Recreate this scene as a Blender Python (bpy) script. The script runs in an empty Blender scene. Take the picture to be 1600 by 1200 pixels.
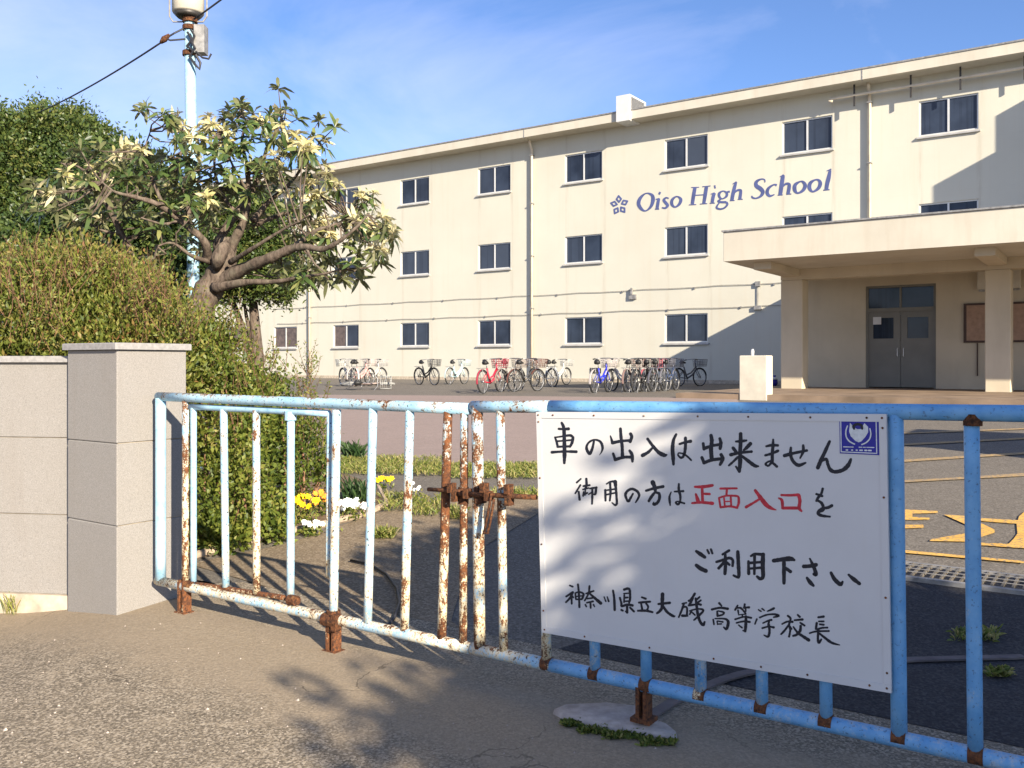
import bpy, bmesh, math, random
import numpy as np
from mathutils import Vector, Matrix
R = math.radians
random.seed(7); RNG = np.random.default_rng(11)
C = bpy.context.scene.collection
SC = bpy.context.scene

# ------------------------------------------------------------------ camera, sky, sun, exposure
EYE = 1.55; F = 1400.0; CX = 800.0; HV = 566.0
cam = bpy.data.cameras.new('camera'); cam.sensor_width = 36; cam.lens = F/1600*36
cam.shift_y = -(600-HV)/1600; cam.clip_start = 0.05; cam.clip_end = 3000
co = bpy.data.objects.new('camera', cam); C.objects.link(co)
co.location = (0, 0, EYE); co.rotation_euler = (R(90), 0, 0); SC.camera = co

SUN_EL = R(23.5); SUN_AZ = R(30.0)            # azimuth measured from straight behind the camera towards the right
SUN = Vector((math.sin(SUN_AZ)*math.cos(SUN_EL), -math.cos(SUN_AZ)*math.cos(SUN_EL), math.sin(SUN_EL)))
W = bpy.data.worlds.new('World'); SC.world = W; W.use_nodes = True
wn, wl = W.node_tree.nodes, W.node_tree.links
bg = wn['Background']
sky = wn.new('ShaderNodeTexSky'); sky.sky_type = 'NISHITA'; sky.sun_disc = False
sky.sun_elevation = SUN_EL; sky.sun_rotation = R(180)-SUN_AZ
sky.air_density = 1.0; sky.dust_density = 0.25; sky.ozone_density = 4.0
tc = wn.new('ShaderNodeTexCoord')
mp = wn.new('ShaderNodeMapping'); mp.inputs['Scale'].default_value = (1.3, 1.3, 2.6); mp.inputs['Rotation'].default_value = (0.25, 0.45, 0.5)
wl.new(tc.outputs['Generated'], mp.inputs['Vector'])
nz = wn.new('ShaderNodeTexNoise'); nz.inputs['Scale'].default_value = 1.7; nz.inputs['Detail'].default_value = 7
nz.inputs['Roughness'].default_value = 0.58; nz.inputs['Distortion'].default_value = 0.6
wl.new(mp.outputs['Vector'], nz.inputs['Vector'])
cr = wn.new('ShaderNodeMapRange'); cr.inputs['From Min'].default_value = 0.44; cr.inputs['From Max'].default_value = 0.96
cr.inputs['To Min'].default_value = 0.0; cr.inputs['To Max'].default_value = 0.60
sxw = wn.new('ShaderNodeSeparateXYZ'); wl.new(tc.outputs['Generated'], sxw.inputs[0])
mla = wn.new('ShaderNodeMath'); mla.operation = 'MULTIPLY_ADD'; mla.inputs[1].default_value = -0.34; wl.new(sxw.outputs[0], mla.inputs[0]); wl.new(nz.outputs['Fac'], mla.inputs[2])
wl.new(mla.outputs[0], cr.inputs['Value'])
cm = wn.new('ShaderNodeMix'); cm.data_type = 'RGBA'
cm.inputs[7].default_value = (6.4, 6.5, 8.2, 1)
tint = wn.new('ShaderNodeMix'); tint.data_type = 'RGBA'; tint.blend_type = 'MULTIPLY'; tint.inputs[0].default_value = 1.0
tint.inputs[7].default_value = (0.92, 0.96, 1.16, 1); wl.new(sky.outputs['Color'], tint.inputs[6])
wl.new(cr.outputs['Result'], cm.inputs[0]); wl.new(tint.outputs[2], cm.inputs[6])
wl.new(cm.outputs[2], bg.inputs['Color'])
bg.inputs['Strength'].default_value = 0.060
sl = bpy.data.lights.new('sun', 'SUN'); sl.energy = 4.0; sl.angle = R(0.53); sl.color = (1.0, 0.885, 0.72)
so = bpy.data.objects.new('sun', sl); C.objects.link(so)
so.rotation_euler = (-SUN).to_track_quat('-Z', 'Y').to_euler(); so.location = SUN*60
vs = SC.view_settings; vs.view_transform = 'Standard'; vs.look = 'None'; vs.gamma = 1.0; vs.use_curve_mapping = False
vs.exposure = 1.55

# ------------------------------------------------------------------ frames: facade frame (s along the facade, t away from the camera, z up)
A = Vector((0.8239, -0.5667, 0)); N = Vector((0.5667, 0.8239, 0))
TG = 3.43      # gate plane
TF = 35.86     # facade plane
def FP(s, t, z): return A*s + N*t + Vector((0, 0, z))
def ray(u, v): return Vector(((u-CX)/F, 1.0, -(v-HV)/F))
def at(u, v, Y): return Vector((0, 0, EYE)) + ray(u, v)*Y
def onplane(u, v, t):
    r = ray(u, v); return Vector((0, 0, EYE)) + r*(t/(r.x*N.x + r.y*N.y))
def sz(u, v, t):
    p = onplane(u, v, t); return p.dot(A), p.z
def sstep(a, b, x):
    x = min(1, max(0, (x-a)/(b-a))); return x*x*(3-2*x)
def zg(x, y):
    t = x*N.x + y*N.y
    z = 0.66*min(1, max(0, (t-5.5)/16.5))
    z -= 0.14*sstep(-2.1, -3.5, x)*(1-sstep(6.3, 7.2, y))
    z += 0.010*math.sin(x*1.7+0.6)*math.sin(y*1.3+1.1)*(1 if t < 12 else 0)*sstep(4.0, 6.0, t)
    return z
def ground(u, v):
    r = ray(u, v); z = 0
    for i in range(30):
        k = (z-EYE)/r.z; p = r*k; z = 0.5*z + 0.5*zg(p.x, p.y)
    return Vector((p.x, p.y, zg(p.x, p.y)))

# ------------------------------------------------------------------ object helpers
def tag(o, label=None, cat=None, group=None, kind=None):
    if label: o['label'] = label
    if cat: o['category'] = cat
    if group: o['group'] = group
    if kind: o['kind'] = kind
    return o
def thing(name, label, cat, loc, group=None, rz=0):
    e = bpy.data.objects.new(name, None); C.objects.link(e); e.location = loc; e.rotation_euler = (0, 0, rz)
    e.empty_display_size = 0.2
    return tag(e, label, cat, group)
def mesh(name, V, Fc, m=None, parent=None, smooth=False, local=False):
    me = bpy.data.meshes.new(name); me.from_pydata([tuple(v) for v in V], [], Fc); me.update()
    if smooth: me.polygons.foreach_set('use_smooth', [True]*len(me.polygons))
    if m: me.materials.append(m)
    o = bpy.data.objects.new(name, me); C.objects.link(o)
    if parent: setpar(o, parent, local)
    return o
def setpar(o, parent, local=False):
    o.parent = parent
    if not local and parent.parent is None: o.matrix_parent_inverse = Matrix.Translation(-Vector(parent.location))
class MB:
    def __init__(s): s.V = []; s.F = []
    def add(s, V, Fc):
        b = len(s.V); s.V += [tuple(v) for v in V]; s.F += [tuple(i+b for i in f) for f in Fc]; return s
    def hexa(s, p):       # 8 corner points: bottom 4 (ccw), top 4
        return s.add(p, [(3,2,1,0),(4,5,6,7),(0,1,5,4),(1,2,6,5),(2,3,7,6),(3,0,4,7)])
    def box(s, x0, x1, y0, y1, z0, z1):
        return s.hexa([(x0,y0,z0),(x1,y0,z0),(x1,y1,z0),(x0,y1,z0),(x0,y0,z1),(x1,y0,z1),(x1,y1,z1),(x0,y1,z1)])
    def fbox(s, s0, s1, t0, t1, z0, z1):
        q = [(s0,t0),(s1,t0),(s1,t1),(s0,t1)]
        return s.hexa([FP(a,b,z0) for a,b in q]+[FP(a,b,z1) for a,b in q])
    def fbevel(s, s0, s1, t0, t1, z0, z1, r=0.01):   # box with chamfered vertical and top edges
        q = [(s0+r,t0),(s1-r,t0),(s1,t0+r),(s1,t1-r),(s1-r,t1),(s0+r,t1),(s0,t1-r),(s0,t0+r)]
        c = ((s0+s1)/2,(t0+t1)/2)
        def ins(p): return (p[0]+(r if p[0]<c[0] else -r), p[1]+(r if p[1]<c[1] else -r))
        L = [[FP(a,b,z0) for a,b in q],[FP(a,b,z1-r) for a,b in q],[FP(*ins(p),z1) for p in q]]
        V = sum(L,[]); Fc = [tuple(range(7,-1,-1)), tuple(range(16,24))]
        for k in range(2):
            for i in range(8): Fc.append((k*8+i,k*8+(i+1)%8,k*8+8+(i+1)%8,k*8+8+i))
        return s.add(V, Fc)
    def tube(s, pts, rad, seg=8, cap=True):
        pts = [Vector(p) for p in pts]
        if not hasattr(rad, '__len__'): rad = [rad]*len(pts)
        b = len(s.V); n = len(pts); prev = None
        for i, p in enumerate(pts):
            d = (pts[min(i+1,n-1)]-pts[max(i-1,0)])
            d = d.normalized() if d.length > 1e-9 else Vector((0,0,1))
            if prev is None:
                x = d.orthogonal().normalized()
            else:
                x = prev - d*prev.dot(d); x = x.normalized() if x.length > 1e-6 else d.orthogonal().normalized()
            prev = x; y = d.cross(x)
            for k in range(seg):
                a = 2*math.pi*k/seg; s.V.append(tuple(p + (x*math.cos(a)+y*math.sin(a))*rad[i]))
        for i in range(n-1):
            for k in range(seg):
                k2 = (k+1)%seg; s.F.append((b+i*seg+k, b+i*seg+k2, b+(i+1)*seg+k2, b+(i+1)*seg+k))
        if cap:
            s.F.append(tuple(b+k for k in range(seg-1,-1,-1))); s.F.append(tuple(b+(n-1)*seg+k for k in range(seg)))
        return s
    def ring(s, c, n, R_, r, seg=28, ts=6):
        n = Vector(n).normalized(); x = n.orthogonal().normalized(); y = n.cross(x); b = len(s.V); c = Vector(c)
        for i in range(seg):
            a = 2*math.pi*i/seg; d = x*math.cos(a)+y*math.sin(a)
            for k in range(ts):
                q = 2*math.pi*k/ts; s.V.append(tuple(c + d*(R_+r*math.cos(q)) + n*(r*math.sin(q))))
        for i in range(seg):
            for k in range(ts):
                s.F.append((b+i*ts+k, b+((i+1)%seg)*ts+k, b+((i+1)%seg)*ts+(k+1)%ts, b+i*ts+(k+1)%ts))
        return s
    def build(s, name, m=None, parent=None, smooth=False, local=False): return mesh(name, s.V, s.F, m, parent, smooth, local)

# ------------------------------------------------------------------ material helpers
class NB:
    def __init__(s, name):
        s.m = bpy.data.materials.new(name); s.m.use_nodes = True; s.n = s.m.node_tree.nodes; s.l = s.m.node_tree.links
        s.p = s.n['Principled BSDF']; s.out = s.n['Material Output']
        s.pos = s.n.new('ShaderNodeNewGeometry').outputs['Position']; s.oc = s.n.new('ShaderNodeTexCoord').outputs['Object']
    def link(s, a, b): s.l.new(a, b)
    def noise(s, scale, detail=4, rough=0.55, vec=None, dist=0):
        t = s.n.new('ShaderNodeTexNoise'); t.inputs['Scale'].default_value = scale; t.inputs['Detail'].default_value = detail
        t.inputs['Roughness'].default_value = rough; t.inputs['Distortion'].default_value = dist
        s.l.new(vec or s.pos, t.inputs['Vector']); return t.outputs['Fac']
    def vor(s, scale, vec=None, feat='F1'):
        t = s.n.new('ShaderNodeTexVoronoi'); t.feature = feat; t.inputs['Scale'].default_value = scale
        s.l.new(vec or s.pos, t.inputs['Vector']); return t
    def mapping(s, vec, scale=(1,1,1), rot=(0,0,0), loc=(0,0,0)):
        t = s.n.new('ShaderNodeMapping'); t.inputs['Scale'].default_value = scale; t.inputs['Rotation'].default_value = rot
        t.inputs['Location'].default_value = loc; s.l.new(vec, t.inputs['Vector']); return t.outputs['Vector']
    def rng(s, v, a, b, c=0, d=1):
        t = s.n.new('ShaderNodeMapRange'); t.inputs['From Min'].default_value = a; t.inputs['From Max'].default_value = b
        t.inputs['To Min'].default_value = c; t.inputs['To Max'].default_value = d; s.l.new(v, t.inputs['Value']); return t.outputs['Result']
    def math(s, op, a, b=None):
        t = s.n.new('ShaderNodeMath'); t.operation = op
        for i, x in enumerate((a, b)):
            if x is None: continue
            if isinstance(x, (int, float)): t.inputs[i].default_value = x
            else: s.l.new(x, t.inputs[i])
        return t.outputs[0]
    def mix(s, f, a, b):
        t = s.n.new('ShaderNodeMix'); t.data_type = 'RGBA'
        for i, x in ((0, f), (6, a), (7, b)):
            if isinstance(x, (int, float)): t.inputs[i].default_value = x
            elif isinstance(x, tuple): t.inputs[i].default_value = (*x[:3], 1)
            else: s.l.new(x, t.inputs[i])
        return t.outputs[2]
    def attr(s, name, typ='GEOMETRY'):
        t = s.n.new('ShaderNodeAttribute'); t.attribute_type = typ; t.attribute_name = name; return t.outputs['Fac']
    def rand(s): return s.n.new('ShaderNodeObjectInfo').outputs['Random']
    def bump(s, h, strength=0.3, dist=0.01):
        t = s.n.new('ShaderNodeBump'); t.inputs['Strength'].default_value = strength; t.inputs['Distance'].default_value = dist
        s.l.new(h, t.inputs['Height']); s.l.new(t.outputs['Normal'], s.p.inputs['Normal']); return s
    def fin(s, col, rough=0.7, spec=0.3, metal=0.0):
        if isinstance(col, tuple): s.p.inputs['Base Color'].default_value = (*col[:3], 1)
        else: s.l.new(col, s.p.inputs['Base Color'])
        if isinstance(rough, (int, float)): s.p.inputs['Roughness'].default_value = rough
        else: s.l.new(rough, s.p.inputs['Roughness'])
        s.p.inputs['Specular IOR Level'].default_value = spec; s.p.inputs['Metallic'].default_value = metal
        return s.m
def plain(name, c, rough=0.6, spec=0.3, metal=0, var=0.18, sc=6.0):
    b = NB(name); f = b.noise(sc, 5); d = tuple(x*(1-var) for x in c); e = tuple(min(1, x*(1+var)) for x in c)
    return b.fin(b.mix(b.rng(f, .3, .7), d, e), rough, spec, metal)

M = {}
ROTF = (0, 0, math.atan2(0.5667, 0.8239))     # turns world position into (s, t, z)
# gate paint: chalky blue over cream primer, rust where the object's own "rust" value lets it through
def gate_paint(name, c1, c2):
    b = NB(name)
    off = b.n.new('ShaderNodeVectorMath'); off.operation = 'ADD'; cb = b.n.new('ShaderNodeCombineXYZ')
    b.link(b.math('MULTIPLY', b.rand(), 37.0), cb.inputs[2]); b.link(b.pos, off.inputs[0]); b.link(cb.outputs[0], off.inputs[1])
    v = off.outputs[0]
    big = b.noise(7, 3, .5, v); vs_ = b.mapping(v, (1, 1, .45)); med = b.noise(46, 6, .7, vs_); fine = b.noise(150, 4, .6, v)
    rust = b.attr('rust', 'OBJECT')
    med2 = b.noise(120, 5, .7, v)
    nn_ = b.math('ADD', b.math('ADD', b.math('MULTIPLY', big, .30), b.math('MULTIPLY', med, .40)), b.math('MULTIPLY', med2, .30))
    lvl = b.math('ADD', b.math('ADD', b.math('MULTIPLY', b.math('SUBTRACT', nn_, .5), 1.35), .5), b.math('MULTIPLY', b.math('SUBTRACT', rust, 0.40), 0.58))
    b_z = b.n.new('ShaderNodeSeparateXYZ'); b.link(b.pos, b_z.inputs[0]); b_n = b.n.new('ShaderNodeSeparateXYZ'); b.link(b.n.new('ShaderNodeNewGeometry').outputs['Normal'], b_n.inputs[0]); zh = b_z.outputs[2]
    lvl = b.math('ADD', lvl, b.rng(zh, .16, .62, .045, 0)); lvl = b.math('ADD', lvl, b.rng(b_n.outputs[2], .45, .95, 0, .06))
    lvl = b.math('ADD', lvl, b.math('MULTIPLY', b.rng(b.math('ABSOLUTE', b.math('SUBTRACT', zh, .93)), .0, .30, .13, 0), b.rng(rust, .45, .56)))
    m_r = b.rng(lvl, .545, .60); m_c = b.rng(b.math('ADD', lvl, b.rng(zh, .35, 1.2, .03, -.06)), .45, .55)
    chips = b.noise(85, 3, .6, v); m_k = b.math('MULTIPLY', b.rng(chips, .615, .65), b.rng(rust, .02, .30))
    paint = b.mix(b.rng(b.noise(14, 5, .6, v), .3, .7), c1, c2)
    paint = b.mix(b.math('MULTIPLY', m_c, b.rng(rust, .10, .34, .12, 1)), paint, (.70, .58, .36))
    rc = b.mix(b.rng(b.noise(55, 5, .7, v), .35, .66), (.035, .016, .010), (.22, .078, .024))
    col = b.mix(m_r, paint, rc); col = b.mix(m_k, col, (.04, .022, .016))
    h = b.math('ADD', b.math('MULTIPLY', m_r, b.rng(med, .3, .7)), b.math('ADD', b.math('MULTIPLY', fine, .25), b.math('MULTIPLY', m_k, -.6)))
    b.bump(h, .55, .004)
    return b.fin(col, b.rng(m_r, 0, 1, .42, .9), .4)
M['gate_pale'] = gate_paint('chalky_pale_blue_paint', (.24, .44, .58), (.42, .58, .66))
M['gate_blue'] = gate_paint('blue_gate_paint', (.105, .30, .54), (.19, .41, .63))
M['dark_rust'] = None
M['rust'] = gate_paint('rusted_iron', (.10, .05, .03), (.06, .03, .02))
def drust():
    b = NB('dark_rusted_iron'); n = b.noise(70, 5, .7); c = b.mix(b.rng(n, .4, .65), (.030, .015, .010), (.16, .062, .024)); c = b.mix(b.rng(b.noise(25, 4), .62, .72, 0, .6), c, (.34, .17, .06))
    b.bump(n, .7, .004); return b.fin(c, .9, .25)
M['dark_rust'] = drust()
# facade paint
def facade():
    b = NB('cream_wall_paint'); v = b.mapping(b.pos, rot=ROTF)
    big = b.noise(.35, 5, .6, v); streak = b.noise(1.0, 6, .6, b.mapping(v, (3.2, 3.2, .16))); fine = b.noise(30, 4)
    c = b.mix(b.rng(big, .3, .7), (.52, .50, .415), (.565, .545, .455))
    c = b.mix(b.rng(streak, .54, .84, 0, .34), c, (.50, .42, .30))
    sx = b.n.new('ShaderNodeSeparateXYZ'); b.link(v, sx.inputs[0])
    def seam(ax, pitch, w):
        m = b.math('PINGPONG', b.math('ADD', sx.outputs[ax], 500.0), pitch/2); return b.rng(m, 0, w, 1, 0)
    sm = b.math('MAXIMUM', seam(0, .91, .010), seam(2, 1.82, .008))
    c = b.mix(b.math('MULTIPLY', sm, .09), c, (.35, .29, .2))
    # drips below the window sills (windows stand every 5.07 m)
    ph = b.math('PINGPONG', b.math('ADD', sx.outputs[0], 40.85+507), 5.07/2)
    d1 = b.rng(b.math('ABSOLUTE', b.math('SUBTRACT', ph, .98)), 0, .13, 1, 0)
    zz = b.math('PINGPONG', b.math('SUBTRACT', sx.outputs[2], 2.37-3.77*9), 3.77)
    wob = b.noise(1.0, 5, .7, b.mapping(v, (9, 9, .7)))
    c = b.mix(b.math('MULTIPLY', b.math('MULTIPLY', d1, b.rng(wob, .40, .72, 0, .50)), 1.0), c, (.33, .27, .19))
    b.bump(b.math('ADD', fine, b.math('MULTIPLY', sm, -2.0)), .12, .01)
    return b.fin(c, .8, .2)
M['facade'] = facade()
def soffit(ca, cb_, nm):
    b = NB(nm); v = b.mapping(b.pos, rot=ROTF)
    st = b.noise(1.0, 6, .65, b.mapping(v, (2.5, 2.5, .3)))
    c = b.mix(b.rng(b.noise(.8, 5), .3, .7), ca, cb_)
    c = b.mix(b.rng(st, .5, .8, 0, .5), c, (.42, .36, .27)); b.bump(b.noise(25, 4), .1, .01)
    return b.fin(c, .8, .2)
M['fascia'] = soffit((.49, .455, .37), (.57, .53, .435), 'fascia_paint'); M['porch'] = soffit((.47, .41, .30), (.56, .49, .365), 'porch_beige_paint')
def stone():
    b = NB('grey_granite_panel')
    sp = b.noise(170, 3, .7); sp2 = b.noise(60, 4, .7); big = b.noise(2.2, 5)
    st = b.noise(1, 6, .6, b.mapping(b.pos, (9, 9, .8)))
    c = b.mix(b.rng(sp, .35, .65), (.182, .172, .158), (.305, .287, .266)); c = b.mix(b.rng(big, .3, .75, 0, .35), c, (.22, .20, .172))
    c = b.mix(b.rng(st, .55, .85, 0, .45), c, (.20, .175, .15)); c = b.mix(b.rng(sp2, .68, .75, 0, .35), c, (.17, .14, .12))
    b.bump(sp, .25, .002); return b.fin(c, .75, .3)
M['stone'] = stone()
M['coping'] = plain('coping_stone', (.27, .26, .25), .7, .3, 0, .2, 40)
M['footing'] = plain('footing_concrete', (.40, .34, .26), .9, .2, 0, .3, 9)
def tarmac(name, c1, c2, c3, agg, bump=.5, spread=1.0, dirt=None):
    b = NB(name)
    sp = b.noise(agg, 3, .75); sp2 = b.noise(agg*.36, 4, .7); big = b.noise(.9, 6, .62, None, .4); mid = b.noise(4.5, 5, .65)
    vo = b.vor(agg*.55).outputs['Distance']
    c = b.mix(b.rng(sp, .36, .64), c1, c2); c = b.mix(b.rng(vo, .0, .32, .55, 0), c, c3)
    c = b.mix(b.rng(big, .40, .70, 0, .38*spread), c, tuple(x*.55+y*.25 for x, y in zip(c1, c2))); c = b.mix(b.rng(mid, .52, .75, 0, .45*spread), c, tuple(min(1, x*1.18) for x in c2))
    c = b.mix(b.rng(sp2, .66, .72, 0, .6), c, tuple(x*.35 for x in c1))
    vst = b.vor(agg*1.25); sst = b.n.new('ShaderNodeSeparateColor'); b.link(vst.outputs['Color'], sst.inputs[0])
    c = b.mix(b.rng(sst.outputs[0], .62, .70, 0, .5*spread), c, tuple(x*.8 for x in c1)); c = b.mix(b.rng(sst.outputs[1], .76, .82, 0, .6*spread), c, c3)
    if dirt:      # blown sand gathered along the gate line and the wall
        sx = b.n.new('ShaderNodeSeparateXYZ'); b.link(b.mapping(b.pos, rot=ROTF), sx.inputs[0])
        near = b.rng(b.math('ABSOLUTE', b.math('SUBTRACT', sx.outputs[1], TG-.25)), .25, 1.15, 1, 0)
        msk = b.rng(b.math('ADD', b.math('MULTIPLY', near, .75), b.math('MULTIPLY', mid, .55)), .66, .98, 0, .75)
        c = b.mix(msk, c, b.mix(b.rng(sp2, .3, .7), tuple(x*.8 for x in dirt), dirt))
        ck = b.n.new('ShaderNodeTexVoronoi'); ck.feature = 'DISTANCE_TO_EDGE'; ck.inputs['Scale'].default_value = .8; wv = b.n.new('ShaderNodeVectorMath'); wv.operation = 'ADD'; nv = b.n.new('ShaderNodeTexNoise'); nv.inputs['Scale'].default_value = 3.5; nv.inputs['Detail'].default_value = 5
        b.link(b.pos, nv.inputs['Vector']); sc_ = b.n.new('ShaderNodeVectorMath'); sc_.operation = 'SCALE'; sc_.inputs[3].default_value = .5; b.link(nv.outputs['Color'], sc_.inputs[0]); b.link(b.pos, wv.inputs[0]); b.link(sc_.outputs[0], wv.inputs[1]); b.link(wv.outputs[0], ck.inputs['Vector'])
        c = b.mix(b.math('MULTIPLY', b.rng(ck.outputs['Distance'], .0, .006, 1, 0), b.rng(big, .45, .6, 0, .8)), c, (.035, .028, .02))
    b.bump(b.math('ADD', sp, b.math('MULTIPLY', vo, .35)), bump, .0045); return b.fin(c, .88, .25)
M['apron'] = tarmac('worn_exposed_aggregate_asphalt', (.085, .070, .050), (.40, .325, .225), (.50, .42, .31), 80, 1.0, 1.0, (.33, .26, .175))
M['yard'] = tarmac('yard_asphalt', (.105, .092, .074), (.20, .175, .14), (.25, .22, .18), 60, .5)
M['pink'] = tarmac('pinkish_worn_paving', (.26, .20, .172), (.31, .24, .205), (.33, .26, .22), 40, .3, .8)
M['dark_yard_sheet'] = tarmac('dark_yard_surface', (.022, .022, .024), (.060, .056, .054), (.085, .08, .075), 70, .6)
M['dirt'] = tarmac('trodden_brown_dirt', (.15, .112, .07), (.30, .23, .15), (.36, .29, .2), 55, .6)
M['soil'] = tarmac('bed_soil', (.13, .085, .05), (.22, .15, .09), (.26, .19, .12), 30, .8)
M['edging'] = plain('bed_edging_concrete', (.40, .31, .22), .9, .2, 0, .3, 14)
M['land'] = plain('land_ground', (.17, .15, .11), .95, .1, 0, .3, .5)
def yellow():
    b = NB('worn_yellow_road_paint'); w = b.noise(28, 5, .7); w2 = b.noise(3, 4)
    c = b.mix(b.rng(w2, .3, .7), (.62, .34, .06), (.70, .42, .10)); c = b.mix(b.rng(w, .50, .60, 0, .85), c, (.20, .17, .13)); return b.fin(c, .8, .3)
M['yellow'] = yellow()
def yellow_faint():
    b = NB('faded_yellow_road_paint'); w = b.noise(24, 5, .7)
    c = b.mix(b.rng(w, .42, .6), (.42, .28, .12), (.21, .175, .135)); return b.fin(c, .85, .2)
M['yellow_faint'] = yellow_faint()
M['alu'] = plain('aluminium_frame', (.62, .62, .60), .45, .5, .3, .08, 3)
M['sill'] = plain('window_sill_metal', (.42, .41, .39), .55, .4, .2, .15, 3)
def glass():
    b = NB('dark_window_glass'); c = b.mix(b.rng(b.noise(.9, 3), .35, .65), (.012, .018, .032), (.030, .042, .068)); c = b.mix(b.rng(b.rand(), .2, 1.0, 0, .75), c, (.050, .062, .085)); c = b.mix(b.rng(b.noise(1.0, 2, .5, b.mapping(b.mapping(b.pos, rot=ROTF), (9, 9, .15))), .55, .6, 0, .28), c, (.008, .010, .016))
    m = b.fin(c, .06, .32); b.p.inputs['IOR'].default_value = 1.5; return m
M['glass'] = glass()
M['curtain_glass'] = plain('window_glass_with_drawn_curtain', (.10, .075, .065), .12, .4, 0, .4, 5)
M['pipe'] = plain('painted_downpipe', (.62, .54, .41), .6, .3, 0, .15, 2)
M['grey_metal'] = plain('weathered_grey_metal', (.30, .29, .27), .5, .4, .4, .3, 12)
M['steel_bar'] = plain('worn_steel_bar', (.16, .14, .11), .6, .4, .3, .3, 12)
M['dirty_rail'] = plain('dirty_purple_grey_steel', (.13, .11, .105), .7, .3, .2, .3, 9)
M['dark_metal'] = plain('dark_metal', (.06, .055, .05), .5, .4, .5, .3, 20)
M['cable'] = plain('black_cable', (.025, .025, .03), .5, .4)
M['white'] = plain('white_paint', (.58, .58, .56), .5, .4, 0, .06, 5)
def signboard():
    b = NB('white_sign_enamel'); st = b.noise(1, 6, .6, b.mapping(b.pos, (14, 14, 1.6)))
    c = b.mix(b.rng(b.noise(3, 5), .3, .7), (.57, .565, .545), (.615, .61, .59)); c = b.mix(b.rng(st, .6, .85, 0, .2), c, (.55, .48, .38))
    c = b.mix(b.rng(b.noise(60, 4, .7), .74, .78, 0, .6), c, (.38, .25, .14)); return b.fin(c, .32, .5)
M['sign'] = signboard()
M['ink'] = plain('black_brush_ink', (.010, .012, .020), .45, .4, 0, .3, 60)
M['red_ink'] = plain('red_brush_paint', (.50, .025, .04), .45, .4, 0, .3, 60)
M['letter_blue'] = plain('blue_wall_lettering', (.075, .095, .225), .6, .3, 0, .15, 3)
M['sticker'] = plain('royal_blue_sticker', (.012, .012, .26), .35, .5, 0, .1, 30)
M['sticker_white'] = plain('sticker_pale_print', (.62, .64, .62), .4, .4, 0, .15, 60)
M['door'] = plain('grey_door_paint', (.17, .165, .14), .5, .4, 0, .1, 2)
M['board'] = plain('notice_board_cork', (.35, .23, .16), .8, .2, 0, .15, 8)
M['brown_frame'] = plain('brown_board_frame', (.07, .045, .035), .6, .3)
M['tile'] = plain('porch_floor_tiles', (.22, .16, .11), .7, .3, 0, .35, 1.2)
M['block'] = plain('cream_concrete_block', (.54, .50, .41), .8, .2, 0, .12, 3)
M['pole'] = gate_paint('pale_blue_pole_paint', (.24, .42, .52), (.36, .52, .59))
M['slab'] = plain('pale_concrete_slab', (.40, .34, .29), .9, .2, 0, .2, 25)
M['bark'] = None
def bark():
    b = NB('grey_brown_bark'); n = b.noise(1, 6, .65, b.mapping(b.pos, (34, 34, 9))); n2 = b.noise(9, 4)
    c = b.mix(b.rng(n, .35, .65), (.045, .033, .026), (.17, .13, .10)); c = b.mix(b.rng(n2, .5, .75, 0, .5), c, (.19, .17, .12)); b.bump(n, .6, .01); return b.fin(c, .9, .2)
M['bark'] = bark()
def leafmat(name, cols, back=None, trans=.35, rough=.5, spec=.35):
    """cols: list of (position, colour) over a per-leaf random value"""
    b = NB(name); f = b.attr('tint')
    rp = b.n.new('ShaderNodeValToRGB'); e = rp.color_ramp.elements
    e[0].position, e[0].color = cols[0][0], (*cols[0][1], 1); e[1].position, e[1].color = cols[-1][0], (*cols[-1][1], 1)
    for p, c in cols[1:-1]:
        q = e.new(p); q.color = (*c, 1)
    ob = b.n.new('ShaderNodeObjectInfo'); oc = b.attr('single', 'OBJECT')
    b.link(b.math('ADD', f, b.math('MULTIPLY', oc, ob.outputs['Random'])), rp.inputs[0]); col = rp.outputs['Color']
    if back:
        g = b.n.new('ShaderNodeNewGeometry'); col = b.mix(g.outputs['Backfacing'], col, back)
    m = b.fin(col, rough, spec)
    tr = b.n.new('ShaderNodeBsdfTranslucent'); b.link(col, tr.inputs['Color'])
    mx = b.n.new('ShaderNodeMixShader'); mx.inputs[0].default_value = trans
    b.link(b.p.outputs[0], mx.inputs[1]); b.link(tr.outputs[0], mx.inputs[2]); b.link(mx.outputs[0], b.out.inputs['Surface'])
    return m
M['leaf_hedge'] = leafmat('hedge_leaf', [(0, (.045, .07, .014)), (.35, (.12, .15, .025)), (.68, (.22, .235, .045)), (.86, (.26, .20, .055)), (1, (.24, .10, .045))])
M['leaf_bush'] = leafmat('bush_leaf', [(0, (.045, .075, .015)), (.4, (.11, .15, .022)), (.75, (.21, .23, .04)), (1, (.33, .28, .09))])
M['leaf_dark'] = leafmat('evergreen_leaf', [(0, (.03, .055, .016)), (.5, (.06, .095, .024)), (.85, (.11, .14, .03)), (1, (.17, .17, .05))], rough=.4, trans=.22)
M['leaf_loquat'] = leafmat('loquat_leaf', [(0, (.035, .07, .022)), (.5, (.08, .125, .032)), (.85, (.17, .20, .06)), (1, (.24, .24, .08))], (.20, .21, .10), .25, .35, .5)
M['leaf_young'] = leafmat('loquat_young_leaf', [(0, (.34, .32, .12)), (.4, (.58, .53, .25)), (.75, (.74, .68, .39)), (1, (.50, .40, .19))], (.72, .65, .40), .35, .6, .2)
M['grass'] = leafmat('grass_blade', [(0, (.09, .13, .02)), (.5, (.20, .23, .05)), (.8, (.33, .31, .09)), (1, (.40, .32, .15))])
M['strap'] = leafmat('strap_leaf', [(0, (.025, .06, .02)), (1, (.07, .12, .035))])
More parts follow.
